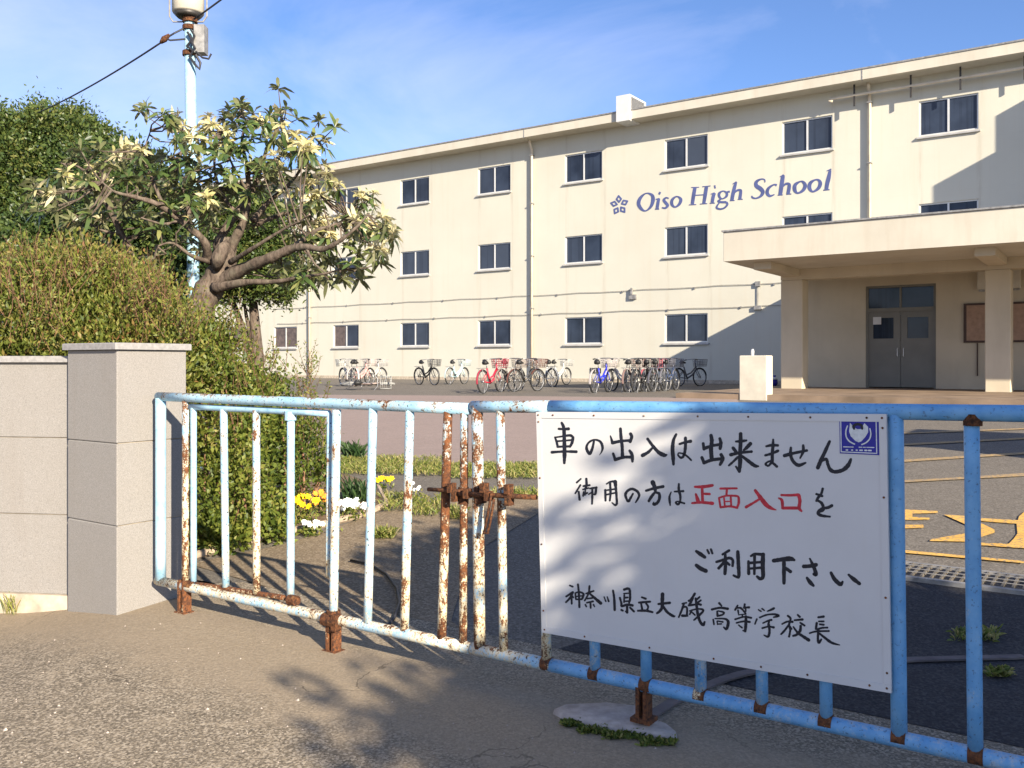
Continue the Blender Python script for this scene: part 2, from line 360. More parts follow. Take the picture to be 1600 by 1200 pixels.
M['fl_yellow'] = plain('yellow_petal', (.85, .55, .01), .6, .2, 0, .1); M['fl_orange'] = plain('orange_petal', (.75, .27, .03), .6, .2, 0, .15)
M['fl_white'] = plain('white_petal', (.82, .82, .74), .6, .2, 0, .05)
M['twig'] = plain('reddish_twig', (.20, .11, .065), .8, .2, 0, .3, 9)

# ------------------------------------------------------------------ the ground
def sheet(name, poly, off, m, step=0.6, kind='structure'):
    """flat polygon draped over the terrain, cut by a grid so that it follows the rise"""
    bm = bmesh.new(); vs_ = [bm.verts.new((p[0], p[1], 0)) for p in poly]; bm.faces.new(vs_)
    xs = [p[0] for p in poly]; ys = [p[1] for p in poly]
    for lo, hi, no in ((min(xs), max(xs), (1,0,0)), (min(ys), max(ys), (0,1,0))):
        k = math.floor(lo/step)+1
        while k*step < hi:
            c = (k*step,0,0) if no[0] else (0,k*step,0)
            bmesh.ops.bisect_plane(bm, geom=bm.verts[:]+bm.edges[:]+bm.faces[:], plane_co=c, plane_no=no); k += 1
    for v in bm.verts: v.co.z = zg(v.co.x, v.co.y)+off
    for f in bm.faces:
        if f.normal.z < 0: f.normal_flip()
    bm.normal_update()
    for f in bm.faces:
        if f.normal.z < 0: f.normal_flip()
    me = bpy.data.meshes.new(name); bm.to_mesh(me); bm.free(); me.materials.append(m)
    me.polygons.foreach_set('use_smooth', [True]*len(me.polygons))
    o = bpy.data.objects.new(name, me); C.objects.link(o); return tag(o, kind=kind) if kind else o
def st2(s, t): p = FP(s, t, 0); return (p.x, p.y)
# land to the horizon: a coarse grid with a fine middle, one sheet
xs = [-900, -400, -200, -120] + [x*2.0 for x in range(-40, 41)] + [120, 200, 400, 900]
ys = [-900, -400, -150, -60] + [y*2.0 for y in range(-20, 41)] + [120, 200, 400, 1200]
V = [(x, y, zg(x, y)-.12) for y in ys for x in xs]; nx = len(xs)
tag(mesh('ground', V, [(j*nx+i, j*nx+i+1, (j+1)*nx+i+1, (j+1)*nx+i) for j in range(len(ys)-1) for i in range(nx-1)], M['land'], smooth=True), kind='structure')
sheet('yard', [st2(-60, TG+.6), st2(22, TG+.6), st2(22, 48), st2(-60, 48)], -.012, M['yard'], .8)
sheet('forecourt', [(-9, -3), (9, -9), st2(9, TG+.7), st2(-5.15, TG+.7), (-2.85, 6.1), (-8, 6.9)], 0.0, M['apron'], .25)
dp = [ground(u, v) for u, v in ((296, 880), (440, 850), (600, 798), (700, 782), (842, 772), (842, 800), (760, 850), (716, 930), (700, 985))]+[FP(-3.05, TG+.72, 0), FP(-4.9, TG+.72, 0)]
sheet('dirt_path', [(p.x, p.y) for p in dp], -.006, M['dirt'], .3)
# darker sheet over the yard between the gate and the grating
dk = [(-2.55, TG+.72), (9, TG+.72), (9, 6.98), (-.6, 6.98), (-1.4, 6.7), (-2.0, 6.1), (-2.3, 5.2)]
sheet('dark_yard_sheet', [st2(*q) for q in dk], -.005, M['dark_yard_sheet'], .4)
# pinkish paving across the yard
pk = [ground(200, 700), ground(540, 711), ground(640, 720), ground(836, 727), ground(1060, 712), ground(1180, 664), ground(1150, 622), ground(800, 618.5), ground(420, 616), ground(150, 640)]
sheet('pink_paving', [(p.x, p.y) for p in pk], -.004, M['pink'], .8)
# flower bed along the left
bed = [ground(u, v) for u, v in ((300, 872), (345, 858), (427, 838), (500, 822), (572, 804), (600, 790), (585, 762), (540, 745), (470, 735))] + [Vector((-6.5, 11.5, 0)), Vector((-7.5, 7.2, 0)), Vector((-3.2, 6.75, 0))]
sheet('flower_bed', [(p.x, p.y) for p in bed], .035, M['soil'], .3)
e = MB(); ed = [ground(u, v)+Vector((0,0,.02)) for u, v in ((300, 874), (345, 860), (427, 840), (500, 824), (572, 806), (604, 791), (588, 760))]
e.tube(ed, .035, 6); tag(e.build('bed_edging', M['edging']), kind='structure')

# ------------------------------------------------------------------ school building
SB = thing('school_building', 'long cream three-storey school block with blue lettering and rows of dark sliding windows', 'building', FP(-24, TF, .66))
Z0 = .60; ZTOP = 12.12; SL, SR = -48.4, 9.0
wc = [-45.95, -40.85, -35.9, -30.87, -25.74, -20.68, -15.62, -10.49, -5.4, -.35, 4.7]
rows = [(2.40, 3.63), (6.14, 7.40), (9.90, 11.20)]
hw = .985
wins = [(c-hw, c+hw, z0, z1) for c in wc for (z0, z1) in rows if not (c > -12 and z0 < 3)]
def wall_with_holes(mb, s0, s1, z0, z1, t, holes, depth):
    S = sorted({s0, s1, *[h[0] for h in holes], *[h[1] for h in holes]}); Z = sorted({z0, z1, *[h[2] for h in holes], *[h[3] for h in holes]})
    for i in range(len(S)-1):
        for j in range(len(Z)-1):
            cs, cz = (S[i]+S[i+1])/2, (Z[j]+Z[j+1])/2
            if any(h[0] < cs < h[1] and h[2] < cz < h[3] for h in holes): continue
            mb.add([FP(S[i],t,Z[j]),FP(S[i+1],t,Z[j]),FP(S[i+1],t,Z[j+1]),FP(S[i],t,Z[j+1])], [(0,1,2,3)])
    for a, b, c, d in holes:
        q = [(a,c),(b,c),(b,d),(a,d)]
        f = [FP(s,t,z) for s,z in q]+[FP(s,t+depth,z) for s,z in q]
        mb.add(f, [(i,4+i,4+(i+1)%4,(i+1)%4) for i in range(4)])
mb = MB(); wall_with_holes(mb, SL, SR, Z0, ZTOP, TF, wins, .16)
mb.add([FP(SL,TF,Z0),FP(SL,TF+11,Z0),FP(SL,TF+11,ZTOP),FP(SL,TF,ZTOP)], [(0,3,2,1)])
mb.add([FP(SR,TF,Z0),FP(SR,TF+11,Z0),FP(SR,TF+11,ZTOP),FP(SR,TF,ZTOP)], [(0,1,2,3)])
mb.add([FP(SL,TF+11,Z0),FP(SR,TF+11,Z0),FP(SR,TF+11,ZTOP),FP(SL,TF+11,ZTOP)], [(0,3,2,1)])
mb.build('wall', M['facade'], SB)
for a, b, z0, z1 in wins:
    fr = MB(); t0, t1 = TF+.06, TF+.12; w = .055
    fr.fbox(a, b, t0, t1, z1-w, z1); fr.fbox(a, b, t0, t1, z0, z0+w); fr.fbox(a, a+w, t0, t1, z0+w, z1-w); fr.fbox(b-w, b, t0, t1, z0+w, z1-w)
    c = (a+b)/2; fr.fbox(c-.032, c+.032, t0-.012, t1-.002, z0+w, z1-w)
    wo = fr.build('window', M['alu'], SB)
    for k, (p, q, tt) in enumerate(((a+w, c-.032, t0+.035), (c+.032, b-w, t0+.022))):
        mesh('pane', [FP(p,tt,z0+w),FP(q,tt,z0+w),FP(q,tt,z1-w),FP(p,tt,z1-w)], [(0,1,2,3)], M['curtain_glass' if (z0 < 3 and a < -33 and k == 0) or (z0 < 3 and a < -38) else 'glass'], wo)
    sl_ = MB(); sl_.hexa([FP(a-.07,TF-.09,z0-.10),FP(b+.07,TF-.09,z0-.10),FP(b+.07,TF-.002,z0-.10),FP(a-.07,TF-.002,z0-.10),
                          FP(a-.07,TF-.09,z0-.05),FP(b+.07,TF-.09,z0-.05),FP(b+.07,TF-.002,z0-.015),FP(a-.07,TF-.002,z0-.015)])
    sl_.build('sill', M['sill'], wo)
# roof slab with its overhanging eave
TE = TF-.85
rf = MB(); rf.fbox(SL-.5, SR+.5, TE, TF+11.6, 12.12, 12.50); ro = rf.build('roof', M['fascia'], SB)
MB().fbox(SL-.52, SR+.52, TE-.03, TF+11.63, 12.502, 12.56).build('roof_edge', M['grey_metal'], ro)
for s in (-39.0, -23.4, -8.2, 6.5):
    MB().fbox(s-.02, s+.02, TE-.012, TE+.1, 12.10, 12.49).build('expansion_joint', M['grey_metal'], ro)
for s in (-38.7, -23.45, -8.1, 6.5):
    mb = MB(); mb.tube([FP(s, TF-.11, .66), FP(s, TF-.11, 11.7), FP(s, TF-.3, 12.0), FP(s, TF-.3, 12.13)], .062, 10)
    d = mb.build('downpipe', M['pipe'], SB, True)
    for z in (1.6, 4.1, 6.6, 9.1, 11.4): MB().fbox(s-.085, s+.085, TF-.19, TF+.0, z, z+.045).build('bracket', M['grey_metal'], d)
# base course, floor-line ledges and conduits
MB().fbox(SL, -9.3, TF-.05, TF-.001, .58, .80).build('base_course', M['footing'], SB)
for za, zb, s0, s1 in ((4.72, 4.78, -41.5, -9.5), (3.83, 3.86, -41.5, -11.0)):
    pts = []; k = 28
    for i in range(k+1):
        s = s0+(s1-s0)*i/k; pts.append(FP(s, TF-.04, za+(zb-za)*i/k-.035*math.sin(math.pi*((i*2.0/3) % 1))))
    cb_ = MB().tube(pts, .012, 6).build('conduit', M['grey_metal'], SB)
    for i in range(2, k, 3): MB().fbox(s0+(s1-s0)*i/k-.03, s0+(s1-s0)*i/k+.03, TF-.06, TF-.001, za-.05, za+.03).build('clip', M['grey_metal'], cb_)
mb = MB(); mb.fbox(-18.3, -17.95, TF-.1, TF-.002, 4.35, 4.55); mb.fbox(-18.2, -18.12, TF-.14, TF-.002, 4.55, 4.85); mb.build('junction_box', M['grey_metal'], SB)
mb = MB(); mb.fbox(-12.55, -12.35, TF-.1, TF-.002, 4.65, 4.85); mb.fbox(-12.6, -12.3, TF-.12, TF-.002, 3.70, 3.86); mb.tube([FP(-12.45, TF-.05, 3.86), FP(-12.45, TF-.05, 4.65)], .02, 6); mb.build('junction_box', M['grey_metal'], SB)
mb = MB(); mb.tube([FP(-11.3, TF-.05, 2.5), FP(-11.3, TF-.05, 3.8)], .045, 8); mb.build('conduit', M['dark_metal'], SB)
MB().fbox(-20.3, -19.75, TF-.03, TF-.001, 1.05, 1.28).build('vent', M['dark_metal'], SB)
mb = MB(); mb.tube([FP(-43.9, TF-.12, 3.2), FP(-43.9, TF-.12, 3.6)], .04, 8); mb.fbox(-44.0, -43.4, TF-.1, TF-.02, 3.1, 3.2); mb.build('wall_bracket', M['grey_metal'], SB)
# service pipe hung under the eave on the right
p = [FP(-9.4, TF-.35, 11.62), FP(-9.55, TF-.35, 11.66), FP(-9.5, TF-.35, 11.72)] + [FP(s, TF-.35, 11.72) for s in (-8, -6, -4, -2, 0, 3, 6)]
ep = MB().tube(p, .055, 8).build('service_pipe', M['pipe'], SB, True)
for s in (-8.6, -6.6, -4.95, -2.95, -1.0, 1.5):
    MB().fbox(s-.03, s+.03, TF-.38, TF-.32, 11.3, 12.12).build('hanger', M['dark_metal'], ep)
MB().fbox(-18.45, -17.8, TE-.15, TE+1.45, 12.05, 13.18).build('roof_vent_box', M['white'], SB)
mb = MB(); 
for i in range(9): mb.hexa([FP(-17.798,TE+.0,12.62+.058*i),FP(-17.77,TE+.0,12.60+.058*i),FP(-17.77,TE+1.3,12.60+.058*i),FP(-17.798,TE+1.3,12.62+.058*i),FP(-17.798,TE+.0,12.645+.058*i),FP(-17.77,TE+.0,12.625+.058*i),FP(-17.77,TE+1.3,12.625+.058*i),FP(-17.798,TE+1.3,12.645+.058*i)])
mb.build('louvre', M['grey_metal'], SB)
# tower added out of view on the right, stepped to throw the facade shadow
mb = MB(); mb.fbox(1.0, 8.0, TF-2.33, TF-.02, .6, 12.62); mb.fbox(1.0, 8.0, TF-3.3, TF-2.35, .6, 11.35); mb.build('shadow_tower', M['facade'], SB)

# ------------------------------------------------------------------ brush strokes (used for the wall letters and for the painted board)
def catmull(P, sub=6):
    if len(P) == 2: return [tuple(P[0][k]+(P[1][k]-P[0][k])*i/3 for k in range(3)) for i in range(4)]
    closed = P[0][:2] == P[-1][:2]; out = []
    n = len(P)
    for i in range(n-1):
        p0 = P[i-1] if i else (P[-2] if closed else P[0]); p3 = P[i+2] if i+2 < n else (P[1] if closed else P[-1]); p1, p2 = P[i], P[i+1]
        for j in range(sub):
            t = j/sub
            out.append(tuple(.5*((2*p1[k])+(-p0[k]+p2[k])*t+(2*p0[k]-5*p1[k]+4*p2[k]-p3[k])*t*t+(-p0[k]+3*p1[k]-3*p2[k]+p3[k])*t**3) for k in range(3)))
    return out+[tuple(P[-1])]
def ribbon(P, caps=True, rnd=None, k=1.0):
    """2-D outline polygons of one stroke: quads + round caps"""
    Q = catmull(P); V = []; Fc = []; n = len(Q)
    for i, (x, y, w) in enumerate(Q):
        a, b = Q[max(i-1, 0)], Q[min(i+1, n-1)]; dx, dy = b[0]-a[0], b[1]-a[1]; L = math.hypot(dx, dy) or 1
        h = max(w, 4)/2*k*(1+(rnd.uniform(-.09, .09) if rnd else 0)); V += [(x-dy/L*h, y+dx/L*h), (x+dy/L*h, y-dx/L*h)]
    for i in range(n-1): Fc.append((2*i, 2*i+1, 2*i+3, 2*i+2))
    if caps:
        for i, sg in ((0, -1), (n-1, 1)):
            x, y, w = Q[i]; a, b = Q[max(i-1, 0)], Q[min(i+1, n-1)]; ang = math.atan2(b[1]-a[1], b[0]-a[0])+(math.pi if sg < 0 else 0)
            c = len(V); V.append((x, y)); m_ = 7
            for j in range(m_):
                q = ang-math.pi/2+math.pi*j/(m_-1); V.append((x+math.cos(q)*max(w,4)/2*k, y+math.sin(q)*max(w,4)/2*k))
            for j in range(m_-1): Fc.append((c, c+1+j, c+2+j))
    return V, Fc
def glyph(name, zoom, strokes, t, base, m, parent, caps=True, rnd=None, k=1.0, step=.00004, thick=0):
    x0, y0, sc = zoom; mb = MB()
    for i, P in enumerate(strokes):
        V, Fc = ribbon(P, caps, rnd, k); off = base+i*step
        W_ = [onplane(x0+x/sc, y0+y/sc, t)-N*off for x, y in V]
        # every face must look at the viewer
        out = []
        for f in Fc:
            a, b, c = W_[f[0]], W_[f[1]], W_[f[2]]
            out.append(f if (b-a).cross(c-a).dot(N) < 0 else tuple(reversed(f)))
        mb.add(W_, out)
        if thick:
            n = len(W_); cnt = {}
            for f in out:
                for j in range(len(f)):
                    e_ = (f[j], f[(j+1) % len(f)]); cnt[e_] = 1
            rim = [e_ for e_ in cnt if (e_[1], e_[0]) not in cnt]
            for a, b in rim: mb.add([W_[a], W_[b], W_[b]+N*thick, W_[a]+N*thick], [(1,0,3,2)])
    return mb.build(name, m, parent)
ZA = (945, 290, 10.0); ZB = (1070, 270, 13.333); ZC = (1165, 255, 11.034)
LET = [
 (ZA, [[(650,120,18),(560,190,45),(530,280,55),(570,360,45),(640,395,20),(720,330,40),(755,230,55),(740,150,45),(650,120,18)]]),
 (ZA, [[(845,112,40),(872,125,40)],[(850,200,35),(835,260,45),(820,350,45)],[(800,215,15),(855,205,25)],[(790,365,20),(850,365,20)]]),
 (ZA, [[(1000,200,20),(960,190,25),(925,225,40),(960,275,45),(985,310,40),(950,350,30),(895,345,20)]]),
 (ZA, [[(1130,170,20),(1060,215,40),(1050,290,45),(1100,335,25),(1165,290,40),(1190,215,45),(1130,170,20)]]),
 (ZB, [[(215,310,65),(185,480,70),(160,650,65)],[(455,290,65),(430,450,70),(400,635,60)],[(190,470,20),(430,455,20)],[(140,305,16),(300,300,16)],[(370,290,16),(540,272,16)],[(90,668,16),(240,660,16)],[(320,650,16),(470,640,16)]]),
 (ZB, [[(615,295,65),(645,290,65)],[(620,420,60),(595,500,65),(575,620,60)],[(545,445,14),(625,420,30)],[(525,635,18),(630,630,18)]]),
 (ZB, [[(800,380,25),(720,430,50),(730,510,45),(790,540,25),(870,490,45),(875,420,45),(800,380,25)],[(880,400,30),(940,390,40)],[(760,545,30),(700,590,38),(760,610,42),(870,610,45)],[(870,610,45),(890,660,40),(830,730,35),(740,755,35),(670,730,40),(680,680,30),(720,630,25)]]),
 (ZB, [[(1075,190,40),(1040,300,65),(1000,480,70),(985,570,65)],[(1000,235,14),(1080,185,25)],[(945,580,18),(1040,575,18)],[(1030,430,20),(1090,370,40),(1160,360,45),(1170,400,55),(1150,550,60)],[(1110,555,18),(1210,550,18)]]),
 (ZC, [[(335,330,15),(330,285,20),(270,275,25),(190,320,50),(190,390,65),(260,440,70),(300,500,60),(260,570,40),(180,605,25),(120,590,30),(110,560,15)]]),
 (ZC, [[(540,380,40),(490,370,25),(400,430,45),(375,510,55),(420,565,40),(500,540,15)]]),
 (ZC, [[(660,200,30),(645,240,60),(620,400,65),(600,540,60)],[(595,235,12),(660,200,20)],[(560,550,18),(640,545,18)],[(620,430,20),(690,360,35),(750,360,45),(755,410,55),(735,530,55)],[(710,535,16),(790,530,16)]]),
 (ZC, [[(950,315,25),(860,370,55),(850,460,60),(900,515,30),(990,470,50),(1030,390,60),(1000,330,45),(950,315,25)]]),
 (ZC, [[(1210,285,25),(1120,340,55),(1105,430,60),(1160,490,30),(1250,440,50),(1290,360,60),(1270,300,45),(1210,285,25)]]),
 (ZC, [[(1460,120,40),(1435,250,65),(1410,350,65),(1395,450,60)],[(1400,135,12),(1480,100,20)],[(1345,465,18),(1450,455,18)]]),
]
for z_, st_ in LET: glyph('letter', z_, st_, TF, .012, M['letter_blue'], SB, False, None, 1.04, .0006, .011)
pet = []
for dx, dy in ((-8, -92), (80, -38), (52, 72), (-48, 88), (-82, -18)):
    L = math.hypot(dx, dy); ux, uy = dx/L, dy/L; cx_, cy_ = 230+dx, 302+dy
    q = [(-46, 0), (0, 36), (50, 0), (0, -36), (-46, 0)]
    pet.append([(cx_+ux*a-uy*b, cy_+uy*a+ux*b, 25) for a, b in q])
for P in pet: glyph('emblem_petal', ZA, [P[:2], P[1:3], P[2:4], P[3:]], TF, .012, M['letter_blue'], SB, True, None, 1.0, .0006, .011)

# ------------------------------------------------------------------ entrance porch
PO = thing('entrance_porch', 'flat-roofed entrance porch on square columns with grey double doors in shade', 'porch', FP(-3, 27, .66))
ZF = .76; TW = 29.2
rf = MB(); rf.fbevel(-9.21, 7.0, 23.68, TF-.05, 4.33, 5.14, .012); rf.build('canopy_roof', M['fascia'], PO)
MB().fbox(-9.25, 7.04, 23.64, TF-.04, 5.142, 5.185).build('roof_edge', M['grey_metal'], PO)
mb = MB(); mb.fbox(-8.65, 6.5, 26.9, 27.4, 4.02, 4.328); mb.build('beam', M['porch'], PO)
for s0, s1 in ((-8.65, -8.0), (-3.16, -2.55), (2.6, 3.2)):
    MB().fbevel(s0, s1, 27.0-.1, 27.5, ZF-.1, 4.02, .02).build('column', M['porch'], PO)
    MB().fbox(s0+.08, s1-.08, 24.3, 26.89, 4.12, 4.326).build('beam', M['porch'], PO)
D0, D1, DZ = -6.73, -4.73, 3.91
mb = MB(); wall_with_holes(mb, -8.95, 7.0, ZF-.1, 4.328, TW, [(D0, D1, ZF-.02, DZ)], .2)
mb.add([FP(-8.95,TW,.6),FP(-8.95,TF,.6),FP(-8.95,TF,4.328),FP(-8.95,TW,4.328)], [(0,3,2,1)]); mb.build('wall', M['porch'], PO)
mb = MB(); w = .07
mb.fbox(D0, D0+w, TW+.05, TW+.15, ZF, DZ); mb.fbox(D1-w, D1, TW+.05, TW+.15, ZF, DZ); mb.fbox(D0+w, D1-w, TW+.05, TW+.15, DZ-w, DZ); mb.fbox(D0+w, D1-w, TW+.04, TW+.15, 3.10, 3.22); mb.fbox((D0+D1)/2-.03, (D0+D1)/2+.03, TW+.06, TW+.14, 3.22, DZ-w)
df = mb.build('door_frame', M['door'], PO); c = (D0+D1)/2
for a, b in ((D0+w, c-.03), (c+.03, D1-w)):
    mesh('transom_pane', [FP(a,TW+.1,3.22),FP(b,TW+.1,3.22),FP(b,TW+.1,DZ-w),FP(a,TW+.1,DZ-w)], [(0,1,2,3)], M['glass'], df)
for k, (a, b) in enumerate(((D0+w, c-.006), (c+.006, D1-w))):
    mb = MB(); wall_with_holes(mb, a, b, ZF+.03, 3.10, TW+.09, [(a+.13+.05*k, b-.2+.05*k, 2.28, 2.92)], .03); dr = mb.build('door', M['door'], PO)
    mesh('pane', [FP(a,TW+.12,2.2),FP(b,TW+.12,2.2),FP(b,TW+.12,3.0),FP(a,TW+.12,3.0)], [(0,1,2,3)], M['glass'], dr)
    h = b-.08 if k == 0 else a+.08
    MB().tube([FP(h, TW+.085, 1.72), FP(h, TW+.03, 1.74), FP(h, TW+.03, 1.96), FP(h, TW+.085, 1.98)], .012, 6).build('handle', M['alu'], dr)
MB().fbox(D0+.20, D0+.44, TW+.074, TW+.078, 2.72, 2.95).build('paper_notice', M['white'], PO)
# raised floor in front of the doors
fl = MB(); fl.fbox(-9.6, 7, 21.4, TW-.002, .40, ZF); tag(fl.build('porch_step', M['tile']), kind='structure')
nb = thing('notice_board', 'brown framed notice board on the porch wall behind the right column', 'notice board', FP(-3.4, TW, 1.9))
MB().fbox(-3.98, -1.2, TW-.06, TW-.003, 2.12, 3.27).build('frame', M['brown_frame'], nb); MB().fbox(-3.90, -1.28, TW-.066, TW-.061, 2.18, 3.21).build('panel', M['board'], nb)
MB().tube([FP(-3.62, TW-.03, 2.11), FP(-3.62, TW-.03, 1.15)], .018, 6).build('cable_drop', M['brown_frame'], nb)
for i, (u0, u1, lb) in enumerate(((1527, 1541, 'slim pale wall lamp left of the right porch column'), (1581, 1595, 'slim pale wall lamp at the right edge of the photo'))):
    s0, s1 = sz(u0, 440, TW-.1)[0], sz(u1, 440, TW-.1)[0]; l_ = thing('wall_lamp', lb, 'wall lamp', FP(s0, TW, 3.3), 'lamps on the porch wall')
    MB().fbevel(s0, s1, TW-.16, TW-.03, 3.66, 4.28, .02).build('lamp_cover', M['block'], l_); MB().fbox(s0+.03, s1-.03, TW-.03, TW-.002, 3.6, 4.33).build('back_plate', M['grey_metal'], l_)

# free-standing cream block beside the porch step
bl = thing('concrete_post', 'short cream concrete block standing left of the porch', 'post', ground(1178, 625))
p0, p1 = ground(1155, 624), ground(1198, 625); s0, t0, s1 = p0.dot(A), (p0.dot(N)+p1.dot(N))/2, p1.dot(A); zb = zg(p0.x, p0.y)
MB().fbevel(s0, s1, t0, t0+.45, zb-.05, zb+1.08, .015).build('block', M['block'], bl)
c = FP((s0+s1)/2-.08, t0+.2, zb+1.08); MB().tube([c, c+Vector((0,0,.1)), c+Vector((0,0,.16))], [.035, .045, .03], 8).build('top_light', M['white'], bl)
q = ground(1209, 603); bn = thing('trash_bag', 'small blue and white bag left beside the porch column', 'bag', q)
mb = MB(); mb.tube([q+Vector((0,0,.0)), q+Vector((0,0,.1)), q+Vector((.02,0,.26)), q+Vector((.03,0,.34)), q+Vector((.03,0,.40))], [.10, .15, .12, .04, .06], 10); mb.build('bag_body', M['sticker'], bn, True)
mb = MB(); mb.tube([q+Vector((.02,-.02,.24)), q+Vector((.02,-.02,.33))], [.13, .05], 10); mb.build('bag_label', M['white'], bn, True)

# shed made up outside the frame to cast the shadow on the yard
sh = thing('shadow_shed', 'grey shed added out of view right of the yard to cast its shadow', 'shed', FP(4, 13, .5))
mb = MB(); mb.fbox(2.6, 6.5, 11.6, 13.6, .25, 2.9); mb.build('wall', M['grey_metal'], sh); MB().fbox(2.4, 6.7, 11.4, 13.8, 2.9, 3.0).build('roof', M['grey_metal'], sh)

# ------------------------------------------------------------------ yard markings and grating
def flat(name, pix, m, off=.0, mode='structure'):
    g = [ground(u, v) for u, v in pix]; return sheet(name, [(p.x, p.y) for p in g], off, m, 1.0)
def z8(*P): return [(1400+x/3.635, 630+y/3.635) for x, y in P]
for k, (a, b, h) in enumerate((((-300, 183), (900, 138), 7), ((-300, 252), (900, 190), 10), ((-300, 350), (900, 272), 12), ((-300, 468), (900, 392), 13))):
    flat('parking_line', z8((a[0], a[1]-h/2), (b[0], b[1]-h/2), (b[0], b[1]+h/2), (a[0], a[1]+h/2)), M['yellow_faint'], .0)
for nm, P in (('road_marking', [(270,632),(400,640),(560,718),(560,734),(400,786),(190,782),(200,772),(400,738),(430,722),(400,690)]),
              ('road_marking', [(-60,598),(235,612),(240,622),(95,628),(92,645),(190,650),(190,660),(88,662),(-60,660)]), ('road_marking', [(-60,690),(155,690),(158,706),(-60,716)]),
              ('road_marking', [(430,650),(692,664),(700,640),(727,618),(830,600),(830,830),(648,818),(420,802),(430,790),(640,798),(668,770),(690,740),(685,685),(430,664)]),
              ('road_marking', [(-900,770),(60,835),(727,896),(727,908),(60,850),(-900,786)])):
    flat(nm, z8(*P), M['yellow'], .0)
# drain grating with its own bars
ga, gb = ground(1395, 893), ground(1600, 921); 
GR = thing('drain_grating', 'dark steel drain grating running across the yard behind the gate', 'drain grating', (ga+gb)/2)
gt0, gs0 = ga.dot(N)-.12, ga.dot(A)-.25; gt1 = gt0+.42; gl = 3.6
zz = zg(*FP(gs0+1.5, (gt0+gt1)/2, 0).xy)-.012
mb = MB(); mb.fbox(gs0, gs0+gl, gt0-.05, gt0, zz-.05, zz+.018); mb.fbox(gs0, gs0+gl, gt1, gt1+.05, zz-.05, zz+.018); mb.build('grating_frame', M['grey_metal'], GR)
MB().fbox(gs0, gs0+gl, gt0+.001, gt1-.001, zz-.05, zz+.0015).build('drain_channel', M['cable'], GR)
proto = None; k = 0
while k*.062 < gl-.03:
    if proto is None: proto = MB().fbox(gs0+.012, gs0+.026, gt0+.002, gt1-.002, zz+.003, zz+.022).build('grating_bar', M['steel_bar'], GR); b_ = proto
    else: b_ = proto.copy(); C.objects.link(b_); b_.location = Vector(proto.location)+A*(.062*k)
    k += 1
for tt in (.10, .21, .32): MB().fbox(gs0, gs0+gl, gt0+tt, gt0+tt+.012, zz+.0225, zz+.026).build('cross_rod', M['grey_metal'], GR)

# ------------------------------------------------------------------ granite gate pillar and boundary wall
SP = -5.18; T0, T1 = 3.198, 3.697; SPL = SP-.567
gp = thing('gate_pillar', 'square grey granite gate pillar with a flat coping beside the blue gate', 'pillar', FP(SP-.28, 3.5, -.08))
for z0, z1 in ((-.35, .526), (.534, 1.041), (1.049, 1.63)):
    MB().fbevel(SPL, SP, T0, T1, z0, z1, .006).build('granite_block', M['stone'], gp)
for z in (.526, 1.041): MB().fbox(SPL+.012, SP-.012, T0+.012, T1-.012, z-.002, z+.01).build('joint', M['footing'], gp)
MB().fbevel(SPL-.025, SP+.025, T0-.025, T1+.025, 1.63, 1.672, .005).build('coping', M['coping'], gp)
bw = thing('boundary_wall', 'low grey granite wall with coping running left from the gate pillar', 'wall', (-5, 6.2, -.1))
wd = Vector((-.99, .14, 0)).normalized(); wn_ = Vector((.14, .99, 0)).normalized(); w0 = FP(SPL, T0+.10, 0)+wn_*.0
def wbox(mb, a, b, f, g, z0, z1):
    return mb.hexa([w0+wd*b+wn_*f+Vector((0,0,z0)), w0+wd*a+wn_*f+Vector((0,0,z0)), w0+wd*a+wn_*g+Vector((0,0,z0)), w0+wd*b+wn_*g+Vector((0,0,z0)),
                    w0+wd*b+wn_*f+Vector((0,0,z1)), w0+wd*a+wn_*f+Vector((0,0,z1)), w0+wd*a+wn_*g+Vector((0,0,z1)), w0+wd*b+wn_*g+Vector((0,0,z1))])
for z0, z1 in ((.0, .526), (.534, 1.041), (1.049, 1.55)):
    for k in range(3):
        wbox(MB(), -.05+2.3*k, 2.246+2.3*k, 0, .2, z0, z1).build('granite_block', M['stone'], bw)
for z in (.526, 1.041): wbox(MB(), -.04, 6.8, .012, .19, z-.002, z+.01).build('joint', M['footing'], bw)
for k in range(9): wbox(MB(), -.03+.78*k, .744+.78*k, -.03, .23, 1.55, 1.592).build('coping', M['coping'], bw)
wbox(MB(), -.02, 6.8, -.035, .22, -.6, -.002).build('footing', M['footing'], bw)

# ------------------------------------------------------------------ the gate
def dia(u, wpx, t=TG): r = ray(u, 600); return wpx/F*t/(r.x*N.x+r.y*N.y)
def gbar(name, u0, v0, u1, v1, d, m, parent, rust=.3, off=0.0, seg=14, n=7):
    a, b = onplane(u0, v0, TG+off), onplane(u1, v1, TG+off)
    o = MB().tube([a.lerp(b, i/(n-1)) for i in range(n)], d/2, seg).build(name, m, parent, True); o['rust'] = float(rust); return o
LB = thing('gate_leaf', 'left gate leaf of rusty pale blue pipes with a small wicket door in it', 'gate', FP(-3.9, TG, 0), 'two leaves of the blue pipe gate')
gp_ = M['gate_pale']; gb_ = M['gate_blue']
def pin(a, b): return a
o = gbar('top_rail', 247, 619.5, 735, 639, .056, gp_, LB, .36); o2 = gbar('gate_post', 251, 622, 251, 906, .066, gp_, LB, .12)
gbar('bottom_rail', 246, 907, 736, 1013, .058, gp_, LB, .30)
gbar('stile', 290, 625, 289.5, 915, .042, gp_, LB, .48); gbar('stile', 526, 640, 521, 970, .048, gp_, LB, .34); gbar('stile', 725.5, 642, 723.5, 1012, .040, gp_, LB, .52)
